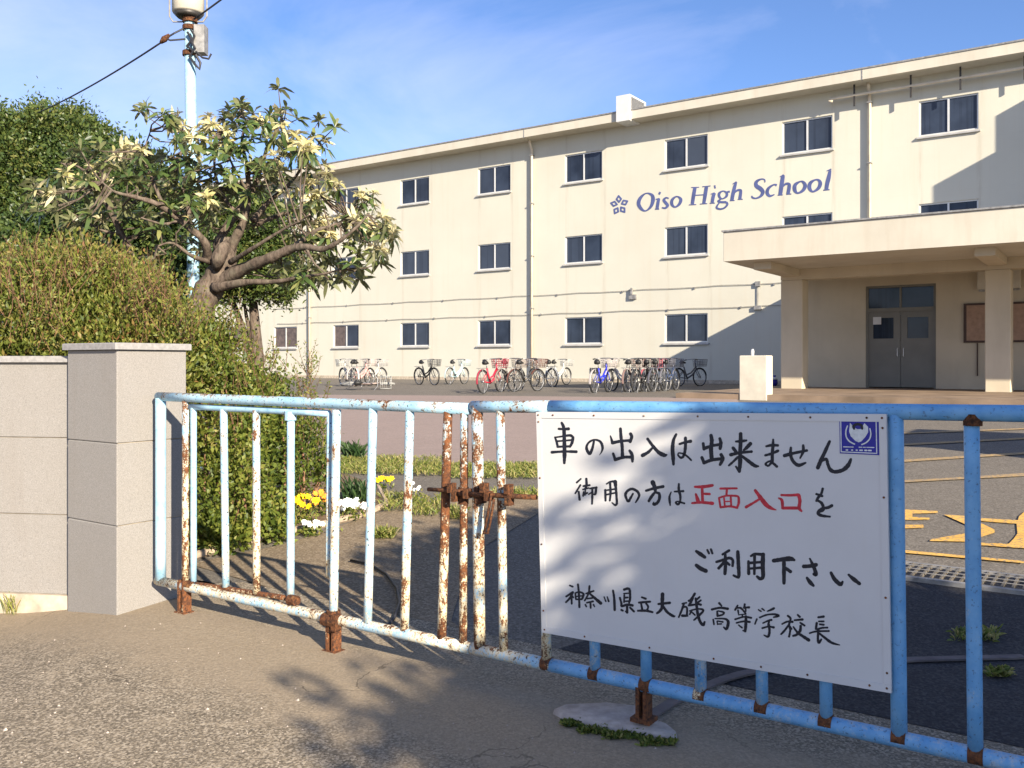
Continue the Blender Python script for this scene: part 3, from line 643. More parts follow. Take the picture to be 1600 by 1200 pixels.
gbar('bar', 583, 634, 574.5, 977, .046, gp_, LB, .28); gbar('bar', 640.5, 636, 632, 990, .046, gp_, LB, .42); gbar('bar', 700, 640, 690, 1004, .046, gp_, LB, .55)
WK = gbar('wicket_door', 297.5, 635.5, 514, 646, .036, gp_, LB, .15, .015)
gbar('stile', 302.5, 637, 302.5, 912, .038, gp_, WK, .18, .015); gbar('stile', 515, 646, 513, 902, .030, gp_, WK, .40, .015)
gbar('bottom_rail', 296, 911, 458, 936, .030, gp_, WK, .55, .015)
gbar('bar', 349.5, 639, 353, 917, .044, gp_, WK, .30, .015); gbar('bar', 400.5, 641, 401, 927, .044, gp_, WK, .44, .015); gbar('bar', 454.5, 644, 454, 934, .044, gp_, WK, .24, .015)
c = onplane(454, 651, TG+.015); MB().tube([c+Vector((0,0,.03)), c-Vector((0,0,.02))], .034, 12).build('collar', gp_, WK)['rust'] = .35
def foot(u, v0, v1, parent, r, w=.06):
    a, b = onplane(u, v0, TG), onplane(u, v1, TG); mb = MB(); ax, az = a.dot(A), a.z
    mb.fbox(ax-w/2, ax-w/2+.016, TG-.03, TG+.03, b.z-.02, az); mb.fbox(ax+w/2-.016, ax+w/2, TG-.03, TG+.03, b.z-.02, az); mb.fbox(ax-w/2+.016, ax+w/2-.016, TG+.012, TG+.026, b.z+.01, az)
    mb.fbox(ax-w/2-.02, ax+w/2+.02, TG-.04, TG+.04, b.z-.022, b.z-.004)
    o = mb.build('foot', gp_, parent); o['rust'] = r
foot(288, 906, 954, LB, .68); foot(521, 968, 1014, LB, .74)
cl = MB(); c = onplane(521, 968, TG)     # rusty hinge clamp at the foot of the wicket post
cl.tube([c-A*.05-N*.02, c+A*.055-N*.02], .036, 10); cl.tube([c+Vector((0,0,.05)), c-Vector((0,0,.06))], .038, 10); cl.fbox(c.dot(A)+.03, c.dot(A)+.062, TG-.05, TG-.0, c.z-.045, c.z+.04)
cl.build('hinge_clamp', M['dark_rust'], LB)['rust'] = .5
for u, v in ((297, 915), (458, 938)):
    c = onplane(u, v, TG-.0); MB().tube([c-A*.03, c+A*.03], .030, 10).build('hinge_clamp', M['dark_rust'], LB)['rust'] = .55

RB = thing('gate_leaf', 'right gate leaf of blue pipes carrying the white handwritten board', 'gate', FP(-1.2, TG, 0), 'two leaves of the blue pipe gate')
gbar('top_rail', 738, 635.5, 860, 635.5, .056, gp_, RB, .40, n=4); gbar('top_rail', 860.2, 635.5, 1720, 648, .058, gb_, RB, .14, n=14)
gbar('bottom_rail', 738, 1013, 860, 1039, .058, gp_, RB, .30, n=4); gbar('bottom_rail', 860.2, 1039, 1720, 1222, .060, gb_, RB, .16, n=14)
gbar('gate_post', 745.5, 634, 749.5, 1014, .056, gp_, RB, .47); gbar('bar', 781.5, 638, 787, 1020, .042, gp_, RB, .46)
gbar('bar', 850, 640, 854, 1036, .046, gp_, RB, .36)
for ut, ub, vb in ((926, 930, 1052), (1006, 1010, 1069), (1091, 1095, 1086), (1186, 1191, 1106), (1286, 1291, 1127)):
    gbar('bar', ut, 641, ub, vb, .047, gb_, RB, random.choice((.12, .2, .16)))
gbar('bar', 1399, 648, 1405, 1152, .056, gb_, RB, .12); gbar('bar', 1518, 650, 1524, 1178, .050, gb_, RB, .16); gbar('bar', 1640, 650, 1648, 1200, .050, gb_, RB, .16)
for u, v in ((855, 1037), (930, 1053), (1010, 1070), (1095, 1087), (1191, 1107), (1291, 1128), (1405, 1153), (1525, 1180)):
    c = onplane(u, v, TG); x = c.dot(A); d = (onplane(u+10, v+2.1, TG)-c).normalized()
    MB().tube([c-d*.024, c+d*.024], .0312, 14).build('weld_collar', gb_, RB, True)['rust'] = random.choice((.62, .78, .86, .7))
c = onplane(1520, 656, TG); MB().tube([c+Vector((0,0,.02)), c-Vector((0,0,.02))], .031, 12).build('weld_collar', M['dark_rust'], RB)['rust'] = .9
foot(1006, 1072, 1118, RB, .8, .05)
for o in (RB, LB): pass
# latch: sliding bolts, keepers and the hanging hasp
lt = thing('gate_latch', 'rusty sliding bolt and hanging hasp where the two gate leaves meet', 'latch', onplane(745, 772, TG))
def rod(name, u0, v0, u1, v1, r, off, rust=.36):
    o = MB().tube([onplane(u0, v0, TG+off), onplane((u0+u1)/2, (v0+v1)/2, TG+off), onplane(u1, v1, TG+off)], r, 10).build(name, M['dark_rust'], lt, True); o['rust'] = rust
rod('bolt', 669, 764.5, 722, 768, .010, -.038); rod('bolt', 716, 771, 838, 777, .012, -.040)
for u, v in ((706, 762), (712, 776), (731, 771), (757, 762), (764, 775), (795, 764), (796, 782)):
    c = onplane(u, v, TG-.036); x = c.dot(A); mb = MB(); mb.fbox(x-.012, x+.012, TG-.06, TG-.015, c.z-.022, c.z+.022); mb.build('keeper', M['dark_rust'], lt)['rust'] = .45
c = onplane(750, 772, TG); MB().tube([c+Vector((0,0,.035)), c-Vector((0,0,.04))], .033, 12).build('clamp', M['dark_rust'], lt)['rust'] = .9
c = onplane(724, 771, TG); MB().tube([c+Vector((0,0,.03)), c-Vector((0,0,.05))], .026, 12).build('clamp', M['dark_rust'], lt)['rust'] = .85
o = MB().tube([onplane(u, v, TG-.055) for u, v in ((768, 770), (763, 800), (757, 830), (755, 833), (762, 833), (766, 815), (772, 780))], .0065, 8).build('hasp', M['dark_rust'], lt, True); o['rust'] = .38

# ------------------------------------------------------------------ the handwritten board
TS = TG-.045
SG = thing('notice_sign', 'large white board with black and red brush-written Japanese notice hung on the gate', 'sign', onplane(1115, 850, TS))
qd = [(838, 643.5), (1385, 647), (1393, 1083), (847, 988)]
fr_ = [onplane(u, v, TS) for u, v in qd]; bk = [p+N*.014 for p in fr_]
mesh('board', fr_+bk, [(3,2,1,0),(4,5,6,7)]+[(i,(i+1)%4,4+(i+1)%4,4+i) for i in range(4)], M['sign'], SG)
def lerp4(a, b):       # bilinear point on the board face
    return (fr_[0].lerp(fr_[1], a)).lerp(fr_[3].lerp(fr_[2], a), b)
for (a0, b0, a1, b1) in ((0,0,1,.028), (0,.972,1,1), (0,.0285,.017,.9715), (.983,.0285,1,.9715)):
    P = [lerp4(a0,b0)-N*.0004, lerp4(a1,b0)-N*.0004, lerp4(a1,b1)-N*.0004, lerp4(a0,b1)-N*.0004]; mb = MB(); mb.hexa([p for p in (P[3],P[2],P[2]+N*.0002,P[3]+N*.0002)]+[p for p in (P[0],P[1],P[1]+N*.0002,P[0]+N*.0002)])
    V_ = [p-N*.0022 for p in P]+P; mesh('edge_trim', V_, [(3,2,1,0)]+[(i,(i+1)%4,4+(i+1)%4,4+i) for i in range(4)], M['sign'], SG)
riv = None
for a, b in [(x, .014) for x in (.008,.06,.2,.36,.52,.66,.82,.955,.99)]+[(x, .985) for x in (.01,.15,.36,.55,.68,.8,.95,.99)]+[(.008, y) for y in (.045,.3,.6,.9)]+[(.991, y) for y in (.05,.3,.66,.93)]:
    c = lerp4(a, b)-N*.0026
    if riv is None: riv = MB().tube([c+N*.001, c-N*.002, c-N*.003], [.0045, .004, .0018], 8).build('rivet', M['rust'], SG, True); riv['rust'] = .6; rc0 = c
    else: r_ = riv.copy(); C.objects.link(r_); r_.location = Vector(riv.location)+(c-rc0)
D1=(855,655,12.308); D2=(945,660,10.667); D3=(1085,665,12.308); D4=(1195,665,10.667)
E1=(890,740,13.333); E2=(1000,740,13.333); E3=(1110,745,13.333); E4=(1200,745,13.333)
F1=(1075,850,11.4286); F2=(1195,860,10.0)
G1=(875,905,13.333); G2=(955,910,13.333); G3=(1050,920,13.333); G4=(1140,930,17.143); G5=(1215,945,13.333)
NO=[(900,420,40),(870,560,50),(820,660,60),(770,600,55),(760,520,45),(810,440,40),(910,395,35),(1020,430,45),(1065,530,50),(1050,620,30),(1005,690,10)]
TXT = [
 # first line
 (D1, 0, [[(280,70,45),(320,170,60),(330,400,70),(335,650,75),(330,840,50)],[(225,185,45),(310,190,45),(410,185,60)],[(150,345,30),(180,430,45),(205,530,45)],[(150,350,30),(290,330,35),(440,310,50),(500,350,50)],[(500,350,50),(480,450,55),(440,530,40)],[(180,425,35),(470,400,35)],[(200,530,40),(450,520,40)],[(95,635,55),(330,620,45),(560,625,55)]]),
 (D1, 0, [NO]),
 (D2, 0, [[(262,105,45),(272,250,50),(290,400,50),(295,570,55)],[(95,225,20),(130,340,50)],[(130,340,55),(280,310,45),(430,300,45)],[(430,190,50),(450,240,55),(425,320,50)],[(140,520,40),(175,620,50)],[(175,620,55),(320,580,50),(450,580,50)],[(415,470,40),(455,540,55),(462,650,40)]]),
 (D2, 0, [[(715,275,45),(800,390,50),(900,500,60),(990,545,65),(1030,540,30)],[(790,430,40),(720,500,50),(630,550,60)]]),
 (D2, 0, [[(1190,200,40),(1145,300,50),(1130,450,65),(1140,600,60),(1145,700,40)],[(1250,360,40),(1340,330,40),(1430,315,55)],[(1345,260,50),(1345,400,50),(1325,530,45),(1280,590,40),(1225,550,30),(1235,510,25),(1310,525,30),(1380,570,35),(1440,630,30)]]),
 (D3, 0, [[(320,190,65),(335,300,75),(320,450,75),(335,650,80)],[(170,345,55),(185,450,60)],[(190,440,65),(330,390,55),(480,365,55)],[(490,250,55),(510,340,65),(495,440,60)],[(145,615,60),(185,710,65)],[(185,715,65),(340,660,60),(500,640,60)],[(515,560,65),(545,640,70),(495,750,50)]]),
 (D3, 0, [[(890,160,70),(890,300,75),(880,500,75),(880,700,75),(865,880,60)],[(865,880,55),(800,790,40)],[(800,305,40),(900,300,60),(1000,285,40)],[(745,430,60),(800,500,60)],[(1075,350,75),(1010,420,65),(950,470,40)],[(700,560,65),(880,520,60),(1100,500,50)],[(830,610,50),(740,700,45),(665,765,40)],[(920,590,50),(1050,690,65),(1160,770,70),(1230,780,35)]]),
 (D4, 0, [[(140,235,35),(135,350,55),(125,480,55),(125,600,50)],[(25,345,35),(120,325,45),(215,330,45)],[(10,495,40),(120,465,45),(220,420,45)],[(125,590,50),(60,600,30),(15,640,40),(60,670,35),(120,620,40),(200,680,45)]]),
 (D4, 0, [[(330,500,60),(480,460,50),(700,415,45)],[(640,330,40),(640,430,50),(590,540,30)],[(435,370,40),(430,480,55),(470,590,55),(560,660,60),(680,620,30)]]),
 (D4, 0, [[(1080,265,45),(1010,420,60),(940,570,65),(885,700,65)],[(940,590,40),(1025,560,50),(1050,640,50),(1090,730,60),(1170,770,60),(1300,740,65),(1390,660,70),(1435,560,40)]]),
 # second line
 (E1, 0, [[(235,110,35),(150,185,40)],[(225,240,40),(120,410,35)],[(190,380,45),(210,540,50)],[(350,110,50),(355,250,50),(330,300,40)],[(290,260,40),(420,240,40)],[(280,330,35),(400,300,35)],[(335,300,35),(320,440,40)],[(290,380,30),(285,470,30)],[(280,450,35),(370,400,35)],[(430,310,35),(560,290,50)],[(555,300,45),(540,420,50),(500,430,30)],[(475,330,40),(475,500,45),(470,630,35)],[(400,430,30),(480,380,30)]]),
 (E1, 0, [[(770,215,30),(850,170,40),(940,160,50)],[(950,170,80),(965,300,55),(980,500,50),(985,620,50),(950,655,45),(885,605,25)],[(745,340,45),(750,560,45)],[(745,350,35),(950,320,35)],[(760,440,35),(950,400,35)],[(845,200,45),(855,400,45),(840,560,40)]]),
 (E1, 0, [[(1320,420,40),(1270,510,50),(1225,575,55),(1185,520,50),(1165,430,55),(1220,350,55),(1310,320,55),(1410,370,55),(1450,450,50),(1420,530,45),(1375,600,30)]]),
 (E2, 0, [[(265,180,90),(300,260,80),(320,340,70)],[(130,355,50),(300,305,60),(480,270,65)],[(310,390,50),(240,480,60),(185,570,55)],[(330,390,50),(400,420,60),(405,520,60),(360,610,60),(290,640,65),(285,600,30)]]),
 (E2, 0, [[(650,385,25),(615,480,45),(620,580,50),(630,660,30)],[(720,375,35),(900,365,50)],[(810,215,40),(810,340,55),(840,460,50),(835,580,45),(790,640,50),(745,600,40),(790,580,30),(860,600,40),(925,620,40)]]),
 (E2, 1, [[(1145,275,45),(1300,275,70),(1510,245,55)],[(1295,310,55),(1305,560,60)],[(1330,420,45),(1450,425,50)],[(1165,430,45),(1210,570,80)],[(1090,615,45),(1280,600,55),(1510,620,70)]]),
 (E3, 1, [[(210,245,45),(550,240,40)],[(345,250,45),(335,380,45)],[(180,440,40),(210,630,45)],[(180,440,40),(330,395,40),(550,400,45),(590,440,45)],[(590,440,50),(590,550,50),(555,640,45)],[(215,635,45),(400,615,45),(560,645,45)],[(285,440,35),(300,600,35)],[(425,430,40),(435,600,40)],[(300,515,25),(430,510,25)]]),
 (E3, 1, [[(935,285,60),(1050,440,80),(1170,590,90),(1280,660,60),(1370,690,20)],[(1030,460,50),(900,540,50),(745,630,60)]]),
 (E4, 1, [[(225,445,35),(290,490,60),(305,640,55)],[(280,380,45),(450,385,55),(630,375,60)],[(640,380,65),(665,500,70),(650,650,65),(700,715,40)],[(305,650,60),(650,650,60)]]),
 (E4, 0, [[(1140,250,55),(1110,350,50),(1040,440,60),(1010,500,50)],[(1010,360,50),(1130,400,50)],[(1030,490,50),(1110,540,60),(1150,620,60),(1150,690,60),(1070,720,70)],[(1330,600,65),(1250,640,60),(1140,660,60),(1060,710,60),(1050,770,70),(1130,810,60),(1290,830,40)]]),
 # third line
 (F1, 0, [[(150,130,50),(230,185,70),(300,235,55)],[(150,380,60),(230,440,75),(320,480,70)],[(345,105,35),(375,165,40)],[(410,95,40),(435,165,40)]]),
 (F1, 0, [[(735,115,45),(620,185,45)],[(665,190,50),(670,360,60),(660,530,55)],[(510,320,45),(640,280,50),(740,250,50),(800,290,50),(795,390,45)],[(640,330,50),(550,430,55)],[(690,330,50),(740,370,45)],[(890,140,60),(900,350,65),(910,560,60),(880,590,50),(815,560,40)]]),
 (F1, 0, [[(1125,215,40),(1200,180,50),(1340,190,60)],[(1340,190,75),(1335,400,70),(1340,580,70),(1290,620,60),(1235,580,45)],[(1080,310,45),(1085,530,55)],[(1190,200,50),(1185,530,50)],[(1080,340,50),(1330,320,50)],[(1090,440,45),(1330,420,45)]]),
 (F2, 0, [[(140,160,60),(280,140,65),(400,130,75),(460,150,40)],[(300,180,55),(300,350,60),(300,510,50)],[(330,280,50),(400,330,55)]]),
 (F2, 0, [[(610,250,60),(700,245,60),(800,225,60)],[(705,130,30),(770,270,55),(800,370,60),(770,370,50)],[(660,430,40),(710,500,60),(760,550,40)]]),
 (F2, 0, [[(1035,350,45),(1090,450,60),(1180,530,60),(1215,490,35)],[(1310,380,35),(1390,450,60),(1480,520,50)]]),
 # fourth line
 (G1, 0, [[(205,130,35),(265,155,40)],[(130,360,40),(270,270,45)],[(270,280,40),(200,400,45),(125,480,40)],[(240,360,40),(245,510,40)],[(245,330,30),(280,380,35)],[(375,110,45),(395,300,45),(405,580,45)],[(320,300,35),(330,400,40)],[(320,290,35),(400,265,35),(485,300,45),(480,370,45),(450,420,40)],[(330,360,30),(480,345,30)],[(335,420,35),(460,415,35)]]),
 (G1, 0, [[(615,145,45),(605,270,40)],[(545,300,35),(640,265,40),(700,245,40)],[(600,280,40),(700,370,50),(790,450,65),(850,500,65)],[(600,290,35),(560,370,40),(515,445,35)],[(570,405,35),(680,390,35)],[(560,490,35),(690,460,40)],[(635,480,40),(640,600,35)],[(530,530,35),(550,570,35)],[(700,530,35),(720,570,30)]]),
 (G1, 0, [[(920,370,30),(955,460,35)],[(985,370,30),(1015,460,40)],[(1105,235,40),(1130,400,50),(1140,640,50)]]),
 (G1, 0, [[(1340,215,55),(1420,195,50),(1455,240,50),(1460,400,50),(1440,490,40)],[(1330,300,30),(1440,290,30)],[(1340,330,35),(1335,480,35)],[(1350,385,45),(1410,380,40)],[(1345,460,35),(1450,455,35)],[(1250,390,45),(1280,500,45),(1290,560,50),(1400,530,50),(1510,545,55)],[(1280,640,45),(1310,655,40)],[(1400,540,50),(1400,690,55)],[(1370,670,35),(1400,690,40)],[(1460,590,40),(1540,670,45)]]),
 (G2, 0, [[(640,310,40),(720,340,45)],[(580,420,45),(810,400,45)],[(625,450,40),(650,580,45)],[(730,440,45),(770,510,40),(740,590,45)],[(560,590,45),(730,590,50),(860,620,45)]]),
 (G2, 0, [[(985,450,45),(1220,425,55)],[(1070,245,75),(1065,400,75),(1060,520,65),(1010,600,55),(955,640,45)],[(1090,510,50),(1170,620,55),(1290,700,55),(1330,700,25)]]),
 (G3, 0, [[(215,310,35),(300,290,35)],[(245,320,45),(205,440,45),(140,590,35)],[(230,380,45),(310,390,40),(310,560,45)],[(215,560,55),(320,560,45)],[(475,100,50),(400,220,50),(350,250,45)],[(440,200,40),(370,320,50)],[(350,345,45),(470,330,40)],[(575,170,40),(520,220,40)],[(600,240,40),(530,300,45),(600,330,50)],[(495,200,45),(520,400,55),(545,560,60),(590,690,60),(650,750,60),(680,690,40)],[(370,460,30),(520,420,35),(640,430,45),(650,465,40)],[(420,440,35),(370,530,35)],[(420,490,30),(480,545,35)],[(640,480,45),(550,570,45),(460,650,35)]]),
 (G3, 0, [[(985,300,50),(1030,350,40)],[(835,430,50),(1000,395,45),(1160,415,55)],[(940,470,35),(950,550,50)],[(960,460,30),(1080,490,40),(1050,540,40),(950,565,45)],[(860,640,35),(875,740,35)],[(900,620,30),(1100,625,40),(1170,680,60),(1160,780,60),(1130,840,50),(1080,800,35)],[(940,680,30),(950,740,30)],[(950,670,30),(1060,690,35)],[(950,735,30),(1030,730,30)]]),
 (G4, 0, [[(215,275,45),(150,390,55)],[(200,340,50),(310,350,55),(430,490,45)],[(225,400,45),(240,490,40)],[(405,245,60),(395,340,55)],[(380,330,45),(520,325,65)],[(430,340,50),(435,430,40)],[(240,525,30),(440,505,35)],[(340,520,40),(345,590,45)],[(150,645,50),(330,590,45),(430,580,50),(580,605,55)],[(185,740,45),(380,700,50),(540,715,60)],[(440,570,70),(435,780,80),(420,960,70)],[(420,970,50),(360,945,35)],[(245,800,40),(335,870,45)]]),
 (G4, 0, [[(775,390,40),(840,430,45)],[(870,360,45),(930,405,40)],[(1190,350,60),(1110,390,60),(1010,430,30)],[(730,640,50),(680,770,45)],[(810,595,50),(1000,525,50),(1200,510,55),(1310,550,70),(1180,590,40)],[(895,745,40),(1040,680,50),(1120,660,60)],[(1060,700,50),(1030,800,45)],[(880,880,55),(1040,840,45),(1180,860,65)],[(1050,780,60),(1070,950,65),(1050,1080,65),(1010,1110,55),(920,1065,30)]]),
 (G5, 0, [[(215,230,45),(270,290,45),(240,420,45),(265,520,45),(240,660,45)],[(95,400,35),(200,350,40),(310,355,50)],[(230,420,40),(150,530,45),(75,610,40)],[(260,450,35),(290,500,40)],[(420,210,40),(460,250,50)],[(355,320,40),(520,305,50)],[(475,375,40),(560,430,45)],[(330,460,35),(420,580,50),(520,650,60),(650,735,65)],[(480,440,50),(470,540,55),(400,620,55),(325,645,45)]]),
 (G5, 0, [[(850,260,45),(960,245,50)],[(815,380,50),(800,500,50)],[(860,345,35),(960,345,40)],[(880,405,40),(960,415,45)],[(820,510,40),(930,480,40),(1040,475,40)],[(670,590,35),(800,555,40),(1070,545,40)],[(850,530,55),(840,700,50),(860,790,50),(910,720,40)],[(880,600,40),(990,690,50),(1130,790,55),(1290,835,25)]]),
]
srnd = random.Random(5)
for z_, red, st_ in TXT: glyph('character', z_, st_, TS, .0004, M['red_ink' if red else 'ink'], SG, True, srnd, 1.06)
# blue sticker with a pale bird emblem and two lines of print too small to read
SK = thing('sticker', 'square blue sticker with pale bird emblem in upper right corner of the board', 'sticker', onplane(1342, 681, TS))
ZS = (1300, 640, 14.118)
def skp(x, y, off): return onplane(ZS[0]+x/ZS[2], ZS[1]+y/ZS[2], TS)-N*off
qs = [(165,185),(1035,200),(1045,1005),(175,965)]
mesh('backing', [skp(x,y,.0016) for x,y in qs]+[skp(x,y,.0003) for x,y in qs], [(3,2,1,0)]+[(i,(i+1)%4,4+(i+1)%4,4+i) for i in range(4)], M['sticker'], SK)
glyph('border_line', ZS, [[(195,215,22),(975,228,22)],[(975,228,22),(990,965,22)],[(990,965,22),(205,930,22)],[(205,930,22),(195,215,22)]], TS, .0019, M['sticker_white'], SK, True, None, 1, .00003)
def fill(name, pts, off, m, parent):
    V_ = [skp(x, y, off) for x, y in pts]; n = len(V_); cx_ = sum(p[0] for p in pts)/n; cy_ = sum(p[1] for p in pts)/n; V_.append(skp(cx_, cy_, off))
    Fc = [(i, n, (i+1) % n) for i in range(n)]; a, b, c = V_[Fc[0][0]], V_[Fc[0][1]], V_[Fc[0][2]]
    if (b-a).cross(c-a).dot(N) > 0: Fc = [tuple(reversed(f)) for f in Fc]
    return mesh(name, V_, Fc, m, parent)
fill('emblem_body', [(400,290),(470,380),(560,430),(640,430),(720,300),(800,380),(800,500),(740,600),(650,700),(590,720),(520,690),(420,590),(380,480)], .0022, M['sticker_white'], SK)
glyph('emblem_ring', ZS, [[(345,360,26),(310,470,28),(320,600,30),(390,700,30),(500,760,28)],[(840,420,26),(860,540,28),(830,650,30),(750,730,30),(660,770,26)],[(400,420,14),(470,560,18),(570,690,12)],[(770,430,14),(700,580,18),(610,700,12)]], TS, .0025, M['sticker_white'], SK, True, None, 1, .00003)
glyph('emblem_head', ZS, [[(490,420,50),(480,360,60),(560,320,60),(650,345,60),(670,420,50)]], TS, .0029, M['ink'], SK)
glyph('small_print', ZS, [[(x, 820+(x-250)*.022, 20), (x+w_, 822+(x-250)*.022, 20)] for x, w_ in ((255,80),(350,40),(410,60),(600,60),(690,50),(770,60),(850,80))]+[[(x, 890+(x-300)*.02, 34), (x+w_, 891+(x-300)*.02, 34)] for x, w_ in ((320,24),(440,14),(540,16),(620,50),(730,40),(810,55))], TS, .0019, M['sticker_white'], SK, True, None, 1, .00003)

# ------------------------------------------------------------------ small things on the ground by the gate
sb = [ground(u, v) for u, v in ((866, 1116), (884, 1108), (948, 1105), (992, 1110), (1012, 1128), (1040, 1138), (1056, 1151), (1052, 1160), (1002, 1151), (942, 1141), (890, 1128))]
st_ = thing('concrete_slab', 'pale thin concrete patch under the foot of the right gate leaf', 'slab', sum(sb, Vector())/len(sb)); n = len(sb)
cc_ = sum(sb, Vector())/n; mesh('slab_top', [p+Vector((0,0,.022)) for p in sb]+[p+(p-cc_).normalized()*.012-Vector((0,0,.02)) for p in sb]+[cc_+Vector((0,0,.026))], [(i,(i+1)%n,2*n) for i in range(n)]+[(i+n,(i+1)%n+n,(i+1)%n,i) for i in range(n)], M['slab'], st_, True)
def strip(name, label, cat, pix, w, h, m):
    g = [ground(u, v) for u, v in pix]; mb = MB(); L = []
    Q = [Vector(q) for q in catmull([tuple(p) for p in g], 5)]
    for i, p in enumerate(Q):
        d = (Q[min(i+1,len(Q)-1)]-Q[max(i-1,0)]).normalized(); s_ = Vector((-d.y, d.x, 0)).normalized()*w/2; z = Vector((0,0,zg(p.x,p.y)-p.z)); p = p+z
        L.append([p-s_+Vector((0,0,.002)), p+s_+Vector((0,0,.002)), p+s_+Vector((0,0,h)), p-s_+Vector((0,0,h))])
    mb.V = [tuple(v) for q in L for v in q]
    for i in range(len(L)-1):
        for k in range(4): mb.F.append((i*4+k, i*4+(k+1)%4, i*4+4+(k+1)%4, i*4+4+k))
    mb.F += [(3,2,1,0), tuple(len(mb.V)-4+k for k in range(4))]
    return tag(mb.build(name, m), label, cat)
strip('guide_rail', 'flat grey guide rail crossing the ground under the white board', 'rail', ((1008, 1126), (1080, 1085), (1185, 1050), (1390, 1034), (1600, 1028)), .055, .012, M['dirty_rail'])
tag(MB().tube([ground(u, v)+Vector((0,0,.012)) for u, v in ((548, 878), (578, 884), (604, 900), (620, 922), (624, 945), (616, 968), (604, 985))], .010, 7).build('hose', M['cable'], None, True), 'thin dark hose curled on the ground behind the left gate leaf', 'hose')
# stray pebbles and bits of grit on the forecourt
mb = MB(); pr = random.Random(3)
for i in range(160):
    u, v = pr.uniform(0, 1100), pr.uniform(955, 1250)
    g = ground(u, v); s_ = pr.uniform(.002, .007)*(2.0 if pr.random() < .06 else 1)
    if g.dot(N) > TG: continue
    mb.add([g+Vector((s_*pr.uniform(.7,1.3),0,-.001)), g+Vector((0,s_*pr.uniform(.7,1.3),-.001)), g+Vector((-s_,0,-.001)), g+Vector((0,-s_*pr.uniform(.7,1.3),-.001)), g+Vector((s_*.2,0,s_*.8))], [(0,1,4),(1,2,4),(2,3,4),(3,0,4)])
tag(mb.build('gravel', M['slab']), 'scattered grit on the asphalt in front of the gate', 'grit', kind='stuff')

# ------------------------------------------------------------------ plants
def unit(a): return a/np.maximum(np.linalg.norm(a, axis=1, keepdims=True), 1e-9)
def leaf_mesh(name, P, D, Nn, L, Wd, tint, m, parent=None, droop=0.0, seg2=False):
    """P base points, D long axes, Nn leaf normals; every leaf is a folded blade of 2 (or 6) triangles"""
    n = len(P); D = unit(D); S = unit(np.cross(D, Nn)); U = unit(np.cross(S, D)); L = np.broadcast_to(L, (n,))[:, None]; Wd = np.broadcast_to(Wd, (n,))[:, None]
    if seg2:
        dn = np.array([[0, 0, -1.0]])*L*droop
        a = P; m1 = P+D*L*.38+U*L*.05; m2 = P+D*L*.72+dn*.45; tp = P+D*L*.97+dn
        V_ = np.stack([a, m1+S*Wd*.5, m1-S*Wd*.5, m2+S*Wd*.42, m2-S*Wd*.42, tp], 1).reshape(-1, 3); k = 6
        base = np.array([0,1,2, 1,3,4, 1,4,2, 3,5,4])
    else:
        md = P+D*L*.45; V_ = np.stack([P, md+S*Wd*.5+U*Wd*.12, P+D*L, md-S*Wd*.5+U*Wd*.12], 1).reshape(-1, 3); k = 4
        base = np.array([0,1,2, 0,2,3])
    idx = (np.arange(n)[:, None]*k+base[None]).reshape(-1).astype(np.int32)
    me = bpy.data.meshes.new(name); nt = len(idx)//3
    me.vertices.add(len(V_)); me.vertices.foreach_set('co', V_.astype(np.float32).ravel())
    me.loops.add(len(idx)); me.loops.foreach_set('vertex_index', idx)
    me.polygons.add(nt); me.polygons.foreach_set('loop_start', np.arange(0, 3*nt, 3, dtype=np.int32)); me.polygons.foreach_set('loop_total', np.full(nt, 3, np.int32))
    at_ = me.attributes.new('tint', 'FLOAT', 'POINT'); at_.data.foreach_set('value', np.repeat(tint, k).astype(np.float32))
    me.update(calc_edges=True); me.validate(); me.materials.append(m)
    o = bpy.data.objects.new(name, me); C.objects.link(o); o['single'] = 0.0
    if parent: setpar(o, parent)
    return o
def rdir(n): return unit(RNG.normal(size=(n, 3)))
def clumps(blobs, n, csize, per, shell=.55):
    """leaf points: clump centres pushed towards the outside of lumpy ellipsoids, leaves scattered round each centre"""
    w = np.array([b[1][0]*b[1][1]+b[1][0]*b[1][2]+b[1][1]*b[1][2] for b in blobs]); w = w/w.sum(); pick = RNG.choice(len(blobs), n, p=w)
    c = np.array([b[0] for b in blobs])[pick]; r = np.array([b[1] for b in blobs])[pick]; d = rdir(n)
    rad = (shell+(1-shell)*RNG.random(n)**.6)[:, None]; lump = 1+.16*np.sin(d[:, :1]*5+c[:, :1]*3)*np.sin(d[:, 2:]*6+c[:, 1:2])
    cc = c+d*r*rad*lump
    P = np.repeat(cc, per, 0)+RNG.normal(size=(n*per, 3))*csize*.5
    out = np.repeat(d, per, 0); tone = np.repeat(RNG.random(n), per)
    return P, out, tone
def rough_outline(blobs, k=5, f=.34, seed=1):
    r_ = np.random.default_rng(seed); out = list(blobs)
    for c, r in blobs:
        for d in unit(r_.normal(size=(k, 3))):
            q = f*(.6+.8*r_.random()); out.append((tuple(np.array(c)+d*np.array(r)*(.85+.3*r_.random())), tuple(np.array(r)*q)))
    return out
